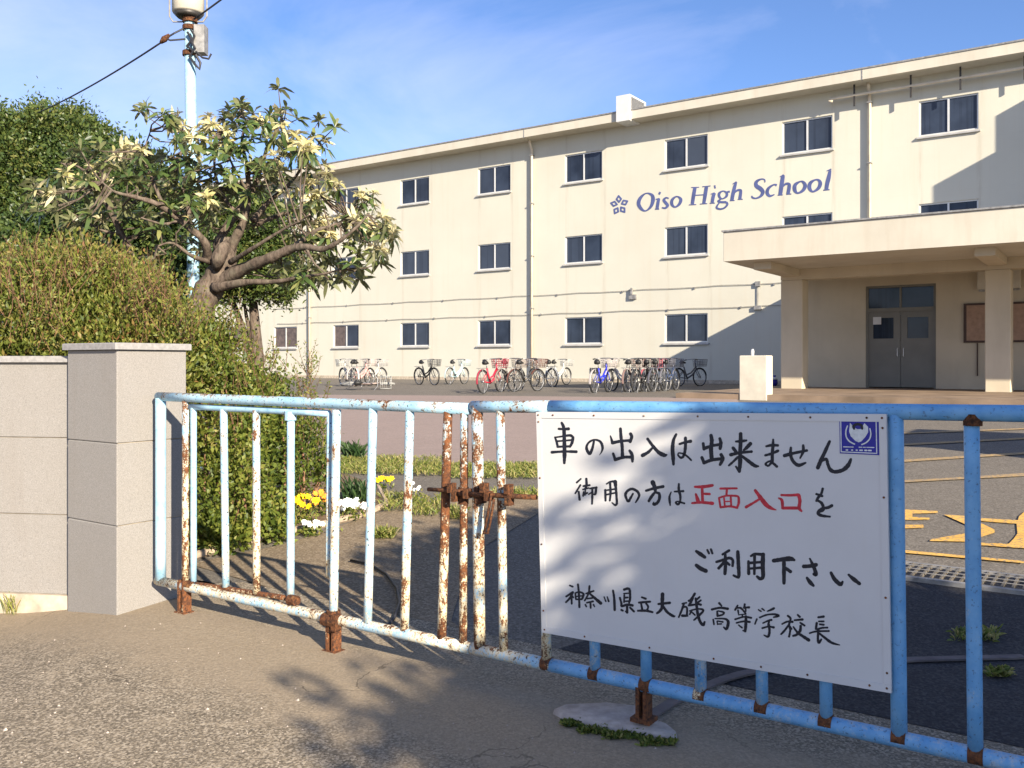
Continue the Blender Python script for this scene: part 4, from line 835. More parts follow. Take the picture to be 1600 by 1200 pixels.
def shrub(name, label, cat, base, blobs, n, per, csize, L, Wd, m, group=None, up=.5, stems=0, shell=.5, tbias=0.0, twm=None, sat=.34):
    t = thing(name, label, cat, base, group); nb_ = len(blobs); blobs = rough_outline(blobs, 6, sat, n) if n > 100 else blobs; P, out, tone = clumps(blobs, n, csize, per, shell)
    k = P[:, 2] > base[2]-.1; P, out, tone = P[k], out[k], tone[k]; q = len(P)
    D = out*.6+rdir(q)*.9+np.array([0, 0, up]); Nn = rdir(q)+out*.4+np.array([0, 0, .5])
    tint = np.clip(.72*tone+.28*RNG.random(q)+tbias, 0, 1)
    leaf_mesh('foliage', P, D, Nn, L*(.6+.8*RNG.random(q)), Wd*(.7+.6*RNG.random(q)), tint, m, t)['kind'] = 'stuff'
    if stems:
        mb = MB(); c0 = Vector(base)
        for i in range(stems):
            b = blobs[i % len(blobs)]; e_ = Vector(b[0])+Vector(RNG.normal(size=3)*np.array(b[1])*.45)+Vector((0,0,b[1][2]*.3)); s_ = c0+Vector((RNG.normal()*.25, RNG.normal()*.2, 0)); s_.x = .5*s_.x+.5*e_.x; s_.y = .5*s_.y+.5*e_.y; s_.z = base[2]
            mb.tube([s_, s_.lerp(e_, .5)+Vector(RNG.normal(size=3)*.05), e_], [.018, .012, .005], 5)
        mb.build('stems', twm or M['twig'], t)['kind'] = 'stuff'
    return t
def B(u, v, Y, ru, rv, ry): # a blob given by where it shows and how wide it is
    p = at(u, v, Y); return (tuple(p), (ru*Y/F, ry, rv*Y/F))
G0 = lambda u, v, Y: Vector((at(u, v, Y).x, Y, zg(at(u, v, Y).x, Y)))
# the reddish yellow-green hedge behind the wall
shrub('hedge_shrub', 'yellow-green shrub with rusty shoots at the far left behind the granite wall', 'shrub', G0(20, 600, 7.4), [B(0, 535, 7.2, 75, 95, .5), B(60, 545, 7.2, 70, 75, .5), B(25, 470, 7.6, 52, 48, .4), B(90, 480, 7.5, 50, 66, .4), B(-90, 500, 7.3, 80, 110, .5), B(-10, 445, 7.9, 36, 26, .3)], 950, 32, .20, .05, .022, M['leaf_hedge'], 'shrubs behind the wall', .9, 30, .3, -.06, None, .42)
shrub('hedge_shrub', 'rust-tinted shrub behind the granite pillar under the loquat tree', 'shrub', G0(210, 600, 7.5), [B(145, 530, 7.4, 70, 85, .5), B(215, 540, 7.4, 66, 70, .5), B(140, 445, 7.8, 44, 48, .4), B(200, 470, 7.7, 48, 46, .4), B(255, 520, 7.5, 42, 46, .4), B(284, 565, 7.3, 28, 50, .4)], 950, 32, .19, .048, .020, M['leaf_hedge'], 'shrubs behind the wall', .9, 34, .3, .02, None, .42)
# fine upright reddish shoots over the hedge
def shoots(parent, boxes, n, m='leaf_hedge', lo=.10, hi=.34):
    mb = MB(); P = []; D = []
    for i in range(n):
        u0, u1, v0, v1, Y = boxes[i % len(boxes)]; b = at(RNG.uniform(u0, u1), RNG.uniform(v0, v1), Y+RNG.uniform(-.4, .3)); d = Vector((RNG.normal()*.38, RNG.normal()*.3, 1)).normalized(); l = RNG.uniform(lo, hi)
        mb.tube([b, b+d*l*.5+Vector((RNG.normal()*.02, 0, 0)), b+d*l], [.0035, .0025, .001], 3)
        for k in range(11):
            q = b+d*l*(.15+.85*k/11); P.append(q); D.append(Vector(RNG.normal(size=3)*.8)+d*.6)
    mb.build('shoots', M['twig'], parent)['kind'] = 'stuff'
    P = np.array(P); D = np.array(D); leaf_mesh('shoot_leaves', P, D, rdir(len(P)), .036, .014, np.clip(.10+.82*RNG.random(len(P)), 0, 1), M[m], parent)['kind'] = 'stuff'
hs = [o for o in C.objects if o.name.startswith('hedge_shrub')]
shoots(hs[0], [(-5, 110, 418, 450, 7.6), (0, 120, 425, 480, 7.3), (0, 110, 460, 550, 7.0)], 260, 'leaf_hedge', .14, .42); shoots(hs[1], [(110, 190, 420, 460, 7.7), (180, 260, 450, 500, 7.5), (190, 310, 455, 540, 7.1)], 280, 'leaf_hedge', .14, .42)
# green bush right of the pillar, in the bed
shrub('garden_bush', 'tall bright green bush beside the granite pillar behind the wicket gate', 'bush', G0(350, 700, 8.0), [B(330, 650, 7.7, 50, 110, .4), B(350, 770, 7.5, 58, 80, .4), B(382, 640, 8.2, 36, 56, .4), B(310, 585, 7.7, 30, 60, .3), B(342, 535, 8.0, 16, 26, .25)], 620, 30, .17, .045, .026, M['leaf_bush'], 'bushes in the flower bed', .5, 22, .4)
shrub('garden_bush', 'darker looser green bush with bare twigs right of the tall bright bush', 'bush', G0(455, 720, 8.9), [B(428, 665, 8.8, 44, 60, .4), B(468, 708, 9.0, 38, 58, .35), B(425, 745, 8.6, 48, 58, .35), B(408, 610, 8.9, 22, 30, .25)], 420, 26, .17, .048, .026, M['leaf_bush'], 'bushes in the flower bed', .4, 26, .4, -.18)
gbs = [o for o in C.objects if o.name.startswith('garden_bush')]
shoots(gbs[0], [(310, 370, 490, 580, 7.9), (360, 430, 545, 640, 8.2), (300, 390, 560, 700, 7.6)], 130, 'leaf_bush', .12, .36); shoots(gbs[1], [(400, 490, 570, 660, 8.8), (450, 515, 620, 740, 8.9)], 110, 'leaf_bush', .12, .36)
# small plants and flowers along the bed
def flowers(name, label, pix, m, leaves, fr=.022, nf=10, spread=.10, h=.16, grp='flowers in the bed', lm='leaf_bush'):
    g = ground(*pix); t = thing(name, label, 'flowers', g, grp); q = leaves
    P = np.array(g)[None]+np.stack([RNG.normal(size=q)*spread, RNG.normal(size=q)*spread, RNG.random(q)*h*.8], 1)
    leaf_mesh('foliage', P, rdir(q)+np.array([0,0,.6]), rdir(q)+np.array([0,0,1.0]), .045, .022, np.clip(RNG.random(q), 0, 1), M[lm], t)['kind'] = 'stuff'
    for i in range(nf):
        c = g+Vector((RNG.normal()*spread, RNG.normal()*spread, h*(.8+.5*RNG.random()))); mb = MB(); n = Vector((RNG.normal()*.4+.3, -.8, .7)).normalized(); x = n.orthogonal().normalized(); y = n.cross(x)
        for k in range(6):
            a = math.pi*k/3; d = x*math.cos(a)+y*math.sin(a); e_ = n.cross(d); mb.add([c, c+d*fr*.7+e_*fr*.45+n*fr*.2, c+d*fr*1.2+n*fr*.1, c+d*fr*.7-e_*fr*.45+n*fr*.2], [(0,1,2,3)])
        mb.build('bloom', m, t)
    return t
flowers('yellow_flower', 'yellow flowers low down behind the wicket bars at left', (458, 823), M['fl_yellow'], 160, .026, 9, .07, .20)
flowers('yellow_flower', 'bright yellow flowers just right of the third wicket bar', (478, 822), M['fl_yellow'], 140, .030, 11, .06, .22)
flowers('orange_flower', 'orange flowers half hidden by the rusty wicket stile', (505, 810), M['fl_orange'], 120, .028, 10, .06, .20)
flowers('white_flower', 'small white flowers at the edge of the bed below the yellow ones', (486, 836), M['fl_white'], 140, .022, 14, .06, .09)
flowers('white_flower', 'rounded cushion of white flowers right of the wicket post', (550, 812), M['fl_white'], 160, .026, 26, .07, .14)
flowers('yellow_flower', 'single yellow clump between the grass tufts behind the gate', (600, 764), M['fl_yellow'], 60, .034, 6, .05, .12)
flowers('pale_flower', 'pale dry flower stalks between the second and third bars', (648, 792), M['fl_white'], 60, .020, 8, .06, .20)
for (u, v, lb) in ((425, 852, 'leafy low plant at the foot of the tall bright bush'), (352, 866, 'broad-leaved low plant below the first wicket bar'), (318, 868, 'low leafy plant beside the granite pillar')):
    shrub('bed_plant', lb, 'plant', ground(u, v), [(tuple(ground(u, v-6)+Vector((0,0,.13))), (.22, .2, .2))], 60, 12, .07, .06, .034, M['leaf_bush'], 'low plants in the bed', .6, 0, .2)
def blades(name, label, cat, areas, n, L, Wd, m, kind=None, lean=.5, group=None, seed=1):
    P = []
    r_ = random.Random(seed)
    for i in range(n):
        a = areas[i % len(areas)]; g = ground(r_.uniform(a[0], a[1]), r_.uniform(a[2], a[3])); P.append(g)
    P = np.array(P); q = len(P); D = rdir(q)*lean+np.array([0,0,1.0]); o = leaf_mesh(name, P, D, rdir(q), L*(.5+RNG.random(q)), Wd, np.clip(RNG.random(q), 0, 1), m, None, .25, True)
    return tag(o, label, cat, group, kind)
blades('strap_leaf_plant', 'dark clump of strap-shaped leaves behind the white flower cushion', 'plant', [(535, 582, 782, 792)], 120, .32, .022, M['strap'], None, .45)
blades('round_leaf_plant', 'small dark tufted plant standing at the edge of the pinkish paving', 'plant', [(538, 566, 712, 718)], 130, .28, .03, M['strap'], None, .6)
blades('grass_verge', 'strip of yellow-green grass along the edge of the pinkish paving', 'grass', [(505, 700, 716, 740), (505, 640, 714, 742), (640, 842, 726, 744), (700, 842, 728, 748)], 9000, .085, .010, M['grass'], 'stuff', .7)
blades('grass_tuft', 'green grass tufts on the bare ground behind the middle of the gate', 'grass', [(592, 640, 775, 800), (640, 690, 780, 808), (585, 615, 835, 842), (700, 725, 800, 812), (770, 842, 770, 778)], 1700, .11, .011, M['grass'], 'stuff', .7, None, 2)
blades('weed_tuft', 'patch of weeds on the yard seen right of the white board', 'grass', [(1490, 1560, 985, 1003), (1545, 1575, 1050, 1058)], 500, .05, .012, M['grass'], 'stuff', .9, None, 3)
blades('moss_grass', 'short moss and grass along the lower edge of the pale concrete slab', 'grass', [(880, 905, 1130, 1136), (905, 950, 1139, 1147), (945, 1010, 1146, 1156), (1000, 1056, 1156, 1166)], 1500, .028, .009, M['leaf_bush'], 'stuff', .9, None, 4)
# weed growing from the wall footing at the left
blades('wall_weed', 'wispy weed growing against the wall footing at the left edge', 'plant', [(6, 28, 955, 963)], 60, .16, .006, M['grass'], None, .3, None, 6)

# ------------------------------------------------------------------ loquat tree
YL = 8.9
LT = thing('loquat_tree', 'gnarled loquat tree with pale young leaves spreading in front of the school', 'tree', G0(320, 600, YL))
def limb(pts, m=M['bark'], name='limb', par=LT):
    P3 = [at(u, v, Y) for u, v, w, Y in pts]; q = [tuple(p) for p in P3]
    rad = [w/2*Y/F*.80 for u, v, w, Y in pts]; Q = []; Rr = []
    for i in range(len(q)-1):
        for j in range(5):
            t = j/5; p0 = Vector(q[max(i-1,0)]); p1 = Vector(q[i]); p2 = Vector(q[i+1]); p3 = Vector(q[min(i+2, len(q)-1)])
            Q.append(.5*((2*p1)+(p2-p0)*t+(2*p0-5*p1+4*p2-p3)*t*t+(-p0+3*p1-3*p2+p3)*t**3)); r_ = rad[i]*(1-t)+rad[i+1]*t; Rr.append(r_*(1+.10*math.sin(i*3.1+j*1.9)))
    Q.append(Vector(q[-1])); Rr.append(rad[-1])
    o = MB().tube(Q, Rr, 9).build(name, m, par, True); return Q
ends = []
limb([(292, 590, 62, 8.9), (302, 520, 58, 8.9), (322, 462, 54, 8.9), (345, 425, 50, 8.9), (352, 392, 44, 8.9), (350, 372, 26, 8.9)], name='trunk')
for pts in (
 [(335,445,34,8.9),(380,420,25,8.7),(420,404,21,8.5),(455,389,17,8.4),(478,386,14,8.3),(506,389,11,8.2),(534,374,8,8.1),(560,352,5,8.1),(575,335,3,8.1)],
 [(440,398,14,8.5),(470,378,11,8.6),(495,360,8,8.6),(520,352,5,8.7),(545,340,3,8.7)],
 [(345,405,30,8.9),(343,375,18,9.0),(368,336,15,9.0),(392,302,12,9.1),(408,262,9,9.1),(420,225,6,9.2),(440,195,3,9.2)],
 [(355,395,26,8.9),(378,352,15,8.8),(388,312,12,8.8),(386,262,9,8.8),(378,222,6,8.8),(386,188,3,8.8)],
 [(325,405,22,8.9),(318,376,15,8.7),(282,345,13,8.6),(250,321,11,8.5),(215,309,9,8.4),(180,300,5,8.3),(160,285,3,8.3)],
 [(232,450,18,9.3),(210,405,15,9.2),(190,366,13,9.2),(175,335,11,9.2),(150,290,7,9.1),(125,262,4,9.1),(95,255,3,9.0)],
 [(335,450,24,8.8),(385,441,13,8.6),(430,440,9,8.5),(470,433,7,8.4),(505,428,5,8.3),(535,420,3,8.3)],
 [(395,345,13,9.0),(420,315,9,9.2),(448,292,7,9.3),(470,262,5,9.4),(472,225,3,9.4)],
 [(400,350,11,9.1),(440,335,8,9.2),(475,325,5,9.2),(500,305,3,9.3)],
 [(300,362,10,8.7),(292,315,8,8.8),(280,270,6,8.8),(285,230,4,8.9),(300,200,3,8.9)],
 [(255,322,9,8.5),(240,285,6,8.6),(225,245,4,8.6),(235,205,2,8.6)],
 [(370,335,9,9.0),(345,300,7,9.1),(335,260,5,9.1),(340,215,3,9.1)],
 [(280,345,8,8.6),(255,350,5,8.5),(220,340,3,8.4)], [(190,366,8,9.2),(160,360,5,9.1),(115,335,3,9.0),(85,315,2,9.0)],
 [(405,262,6,9.1),(450,240,4,9.0),(490,240,2,9.0)], [(388,300,6,8.8),(360,250,4,8.7),(355,200,2,8.7)],
 [(478,386,7,8.3),(490,410,4,8.2),(510,428,2,8.2)], [(330,410,12,8.8),(300,400,8,8.5),(270,380,5,8.4),(245,385,3,8.3)], [(360,410,12,8.7),(400,385,8,8.4),(440,360,5,8.3),(470,345,3,8.2)]):
    ends.append(limb(pts))
bur = MB(); b_ = at(352, 400, 8.85); bur.tube([b_+Vector((-.06,-.1,-.14)), b_+Vector((-.02,-.15,-.04)), b_+Vector((.03,-.14,.06)), b_+Vector((.04,-.06,.13))], [.04, .07, .065, .03], 9); bur.build('burl', M['bark'], LT, True)
allp = [p for q in ends for p in q]
YG = [(93,262,1),(82,305,1),(170,298,1.1),(200,240,1),(182,262,.8),(215,232,.8),(290,205,1.1),(303,235,1),(280,190,.8),(332,188,1),(348,196,.8),(440,188,1.1),(462,210,1.1),(472,232,1),(452,246,1),(482,262,.9),(478,285,1),(492,305,1),(503,330,1),(494,352,.9),(540,342,1),(560,350,1.1),(578,368,1.1),(592,356,1),(582,385,1),(560,398,1),(545,372,.9),(312,308,1.1),(328,298,.9),(445,305,.8),(508,268,.9),(520,285,.8),(600,365,.8),(430,205,.9),(486,240,.8),(300,290,.8),(315,330,.7),(160,345,.6),(428,255,.7),(498,370,.9),(515,345,.8),(405,180,.7),(562,310,.7),(585,320,.7)]
DG = [(120,250),(150,225),(252,190),(232,180),(275,215),(382,182),(392,176),(372,190),(415,178),(360,230),(342,262),(268,280),(242,258),(205,282),(480,425),(503,432),(460,412),(530,428),(548,412),(560,420),(490,448),(470,440),(150,275),(112,322),(98,345),(232,300),(262,332),(395,212),(420,225),(352,300),(420,282),(572,312),(598,352),(512,415),(450,440),(72,290),(140,330),(332,345),(390,262),(500,395),(440,275),(350,330),(130,352),(180,320),(60,330),(215,350),(250,372),(290,320),(300,260),(262,240),(485,215),(445,170),(260,300),(375,290),(410,300),(400,250),(330,280),(235,335),(200,330),(170,385),(110,290),(220,265),(310,270),(455,330),(470,350),(420,345),(300,380),(245,400),(380,225),(365,205),(340,230)]
def rosette(u, v, sc, young):
    Y = YL+RNG.uniform(-.75, .75); p = at(u+RNG.normal()*3, v+RNG.normal()*3, Y); near = min(allp, key=lambda q: (q-p).length); p.y = .45*p.y+.55*near.y
    near = min(allp, key=lambda q: (q-p).length)
    n = int(RNG.integers(12, 18)); ax = (p-near).normalized()*.5+Vector((0,0,.6)); out = []
    for k in range(n):
        a = 2.4*k; el = .15+.95*(k/n); d = Vector((math.cos(a)*math.cos(el), math.sin(a)*math.cos(el), math.sin(el)))
        q = ax.normalized().to_track_quat('Z', 'Y'); d = (q @ d)+Vector((RNG.normal()*.42, RNG.normal()*.42, RNG.normal()*.30-.22))
        out.append((p, d.normalized(), (q @ Vector((0,0,1)))+Vector(RNG.normal(size=3)*.45), sc*RNG.uniform(.085, .165)))
    return p, near, out
tw = MB(); groups = {True: [], False: []}
for young, lst in ((True, YG), (False, [(u, v, 1.0) for u, v in DG])):
    for u, v, sc in lst:
        for rep in range(3 if young else 3):
            p, near, lv = rosette(u+(0 if rep == 0 else RNG.normal()*15), v+(0 if rep == 0 else RNG.normal()*12), sc*(.95 if young else 1.05), young)
            mid = near.lerp(p, .5)+Vector((RNG.normal()*.03, RNG.normal()*.03, -.02)); tw.tube([near, mid, p], [.010, .007, .004], 5); groups[young] += lv
            if young and RNG.random() < .9:     # older dark leaves hang under the pale ones
                for (a, d, nn, L) in lv[:7]: groups[False].append((a-Vector((0,0,.05)), (d+Vector((0,0,-.8))).normalized(), nn, L*1.15))
tw.build('twig', M['bark'], LT)['kind'] = 'stuff'
single = {True: 120, False: 130}
for young in (True, False):
    lv = groups[young]; m_ = M['leaf_young' if young else 'leaf_loquat']; RNG.shuffle(lv) if False else random.Random(4).shuffle(lv)
    k = single[young]; big = sorted(lv, key=lambda q: -q[3])[:k]; ids = {id(q) for q in big}; rest = [q for q in lv if id(q) not in ids]
    P = np.array([q[0] for q in rest]); D = np.array([q[1] for q in rest]); Nn = np.array([q[2] for q in rest]); L = np.array([q[3] for q in rest])
    leaf_mesh('foliage', P, D, Nn, L, L*.25, np.clip(RNG.random(len(P)), 0, 1), m_, LT, .28, True)['kind'] = 'stuff'
    pr_ = None
    for (p, d, nn, L) in big:
        if pr_ is None:
            pr_ = leaf_mesh('leaf', np.zeros((1,3)), np.array([[0,1.0,0]]), np.array([[0,0,1.0]]), 1.0, .25, np.zeros(1), m_, None, .34, True); lf = pr_
        else: lf = pr_.copy(); C.objects.link(lf)
        lf['single'] = 1.0; s_ = d.cross(nn).normalized(); u_ = s_.cross(d).normalized()
        lf.parent = LT; lf.matrix_parent_inverse = Matrix.Translation(-LT.location)
        lf.matrix_basis = Matrix.Translation(p) @ Matrix((s_, d, u_)).transposed().to_4x4() @ Matrix.Scale(L, 4)

# ------------------------------------------------------------------ background trees on the left
def tree(name, label, base, blobs, n, per, cs, L, Wd, m, trunk_r, top, tb=0.0, shell=.6, group='trees at the left of the school', branches=8, sat=.34):
    t = shrub(name, label, 'tree', base, blobs, n, per, cs, L, Wd, m, group, .25, 0, shell, tb, sat=sat)
    mb = MB(); b = Vector(base); e_ = Vector(top); mb.tube([b-Vector((0,0,.1)), b.lerp(e_, .5)+Vector((.08, 0, 0)), e_], [trunk_r, trunk_r*.75, trunk_r*.4], 9); mb.build('trunk', M['bark'], t, True)
    mb = MB()
    for i in range(branches):
        c = Vector(blobs[i % len(blobs)][0])+Vector(RNG.normal(size=3)*np.array(blobs[i % len(blobs)][1])*.4); s_ = b.lerp(e_, .45+.5*RNG.random()); mb.tube([s_, s_.lerp(c, .5)+Vector((0,0,-.1)), c], [trunk_r*.4, trunk_r*.25, trunk_r*.08], 6)
    mb.build('branches', M['bark'], t, True)['kind'] = 'stuff'; return t
tree('evergreen_tree', 'large dome-shaped evergreen tree at the far left edge', G0(70, 560, 17), [B(75, 285, 17, 125, 100, 1.4), B(150, 300, 16.7, 85, 78, 1.0), B(10, 280, 17.2, 100, 95, 1.3), B(60, 360, 16.8, 130, 90, 1.1), B(-70, 300, 17, 90, 100, 1.2), B(190, 360, 16.4, 60, 80, .8), B(95, 235, 17.2, 80, 58, 1.0)], 4200, 34, .24, .075, .04, M['leaf_dark'], .22, at(80, 320, 17), .10, .80, sat=.16)
tree('evergreen_tree', 'dark shaded evergreen behind the loquat limbs', G0(170, 600, 12.5), [B(150, 380, 12.5, 90, 85, .8), B(225, 350, 12.3, 75, 90, .8), B(265, 410, 12.4, 65, 75, .7), B(95, 390, 12.6, 80, 80, .8), B(195, 290, 12.6, 60, 60, .7)], 1900, 32, .24, .085, .04, M['leaf_dark'], .14, at(180, 400, 12.5), -.12, .55)
tree('clipped_tree', 'rounded clipped green tree behind the loquat against the cream wall', G0(400, 600, 13.5), [B(398, 405, 13.5, 56, 58, .55), B(420, 362, 13.4, 34, 40, .4), B(395, 435, 13.4, 58, 32, .5), B(345, 400, 13.6, 50, 66, .5), B(330, 440, 13.6, 30, 22, .4), B(350, 345, 13.6, 50, 40, .4)], 1300, 30, .18, .065, .032, M['leaf_dark'], .12, at(390, 410, 13.5), .12, .6)
# unseen tree added behind the camera, crown filled from the shade outline below
shade = [(-.25,3.1),(-.36,3.6),(-.36,4.2),(-.28,4.75),(-.22,5.2),(-.46,5.75),(-.62,6.25),(-1.05,6.9),(-.6,7.9),(.25,9.0),(1.0,8.4),(1.7,7.2),(2.5,6.2),(3.4,5.75),(5.5,5.4),(6.5,2.5),(4.5,.8),(1.5,1.2),(.2,2.3)]
def inside(x, y, poly):
    c = False; j = len(poly)-1
    for i in range(len(poly)):
        (xi, yi), (xj, yj) = poly[i], poly[j]
        if (yi > y) != (yj > y) and x < (xj-xi)*(y-yi)/(yj-yi)+xi: c = not c
        j = i
    return c
def edged(x, y): return min(math.hypot(x-(a[0]+(b[0]-a[0])*k/8), y-(a[1]+(b[1]-a[1])*k/8)) for a, b in zip(shade, shade[1:]+shade[:1]) for k in range(8))
cc = []; sr = random.Random(21)
while len(cc) < 2600:
    x, y = sr.uniform(-1.6, 7), sr.uniform(.5, 9.5)
    if not inside(x, y, shade): continue
    d = edged(x, y)
    if d < .5 and sr.random() > .22+1.1*d: continue
    k = sr.uniform(8.4, 12.0); cc.append(Vector((x, y, 0))+SUN*k)
for (x, y) in ((-.70,4.0),(-.58,3.5),(-.50,5.15),(-.5,3.2),(-.55,3.85),(-.62,5.55)):
    for k in range(1): cc.append(Vector((x+sr.gauss(0,.05), y+sr.gauss(0,.05), 0))+SUN*sr.uniform(8.6, 9.4))
P = np.repeat(np.array(cc), 20, 0); P = P+RNG.normal(size=P.shape)*.11; q = len(P)
ST = thing('shade_tree', 'unseen leafy tree added behind the camera on the right to cast shade', 'tree', (8.0, -4.6, 0))
leaf_mesh('foliage', P, rdir(q)+np.array([0,0,.2]), rdir(q)+np.array([0,0,.6]), .16*(.7+.6*RNG.random(q)), .09, RNG.random(q), M['leaf_dark'], ST)['kind'] = 'stuff'
mb = MB(); b = Vector((8.0, -4.6, -.1)); mb.tube([b, b+Vector((-.1,-.1,1.6)), b+Vector((-.5,-.3,3.0))], [.26, .22, .17], 12); mb.build('trunk', M['bark'], ST, True)
mb = MB(); f0 = b+Vector((-.5,-.3,2.95))
for i in range(26):
    c = cc[i*53 % len(cc)]; mb.tube([f0, f0.lerp(c, .5)+Vector((0,0,.15)), c], [.09, .05, .015], 6)
mb.build('limbs', M['bark'], ST, True)['kind'] = 'stuff'

# ------------------------------------------------------------------ pole with its drum, box and cables
YP = 12.0
PL = thing('utility_pole', 'pale blue steel pole carrying a cream drum and a small grey box', 'pole', G0(303, 600, YP))
b = at(306, 600, YP); b.z = zg(b.x, b.y)-.1; tp = at(296, 8, YP)
o = MB().tube([b, b.lerp(tp, .5), tp], [.085, .078, .070], 14).build('pole_shaft', M['pole'], PL, True); o['rust'] = .16
c0 = at(294, 20, YP); k = YP/F
MB().tube([c0+Vector((0,0,-.02)), c0+Vector((0,0,0)), c0+Vector((0,0,.55)), c0+Vector((0,0,.58))], [.17, .205, .205, .17], 24).build('drum', M['fascia'], PL, True)
MB().tube([c0+Vector((0,0,-.07)), c0+Vector((0,0,-.022))], [.14, .19], 20).build('drum_base', M['dark_metal'], PL, True)
mb = MB()
for sx in (-1, 1): mb.tube([c0+Vector((sx*.25,0,.7)), c0+Vector((sx*.25,0,-.05)), c0+Vector((sx*.20,0,-.12)), c0+Vector((sx*.08,0,-.12))], .012, 6)
mb.build('bracket', M['grey_metal'], PL)
bx = at(315, 62, YP); MB().box(bx.x-.07, bx.x+.07, bx.y-.1, bx.y+.06, bx.z-.20, bx.z+.17).build('equipment_box', M['grey_metal'], PL)
for v in (32, 44, 84): c = at(297, v, YP); MB().tube([c-Vector((0,0,.03)), c+Vector((0,0,.03))], .098, 14).build('clamp_band', M['dark_rust'], PL)['rust'] = .42
mb = MB(); mb.tube([at(u, v, YP-.12) for u, v in ((293, 50), (300, 62), (292, 72), (302, 80), (296, 88), (304, 100), (312, 108), (313, 98), (306, 86))], .018, 6)
mb.tube([at(u, v, YP-.1) for u, v in ((306, 80), (316, 90), (326, 92), (330, 84))], .014, 6); mb.tube([at(u, v, YP-.13) for u, v in ((298, 46), (304, 56), (300, 66), (305, 76))], .016, 6)
mb.build('cable_loop', M['cable'], PL)
mb = MB(); i0 = at(259, 60, YP-.1); mb.tube([at(290, 43, YP-.05), at(272, 52, YP-.1), i0], .012, 6); mb.tube([at(290, 61, YP-.05), at(266, 63, YP-.1), i0], .012, 6); mb.build('stay', M['cable'], PL)
mb = MB(); mb.tube([i0+Vector((-.07,0,-.06)), i0+Vector((-.02,0,-.01)), i0+Vector((.05,0,.05))], [.02, .045, .02], 8); mb.build('insulator', M['dark_rust'], PL, True)['rust'] = .5
def cable(label, a, b_, sag):
    tag(MB().tube([a.lerp(b_, i/16)-Vector((0,0,sag*4*(i/16)*(1-i/16))) for i in range(17)], .013, 6).build('overhead_cable', M['cable'], None, True), label, 'cable', 'cables on the pole')
cable('dark cable running down left from the pole to the dome-shaped tree', i0+Vector((-.07,0,-.06)), at(60, 176, 15.6), .05)
cable('dark cable rising to the upper right from under the cream drum', at(303, 30, YP-.1), at(560, -190, 10.5), .08)

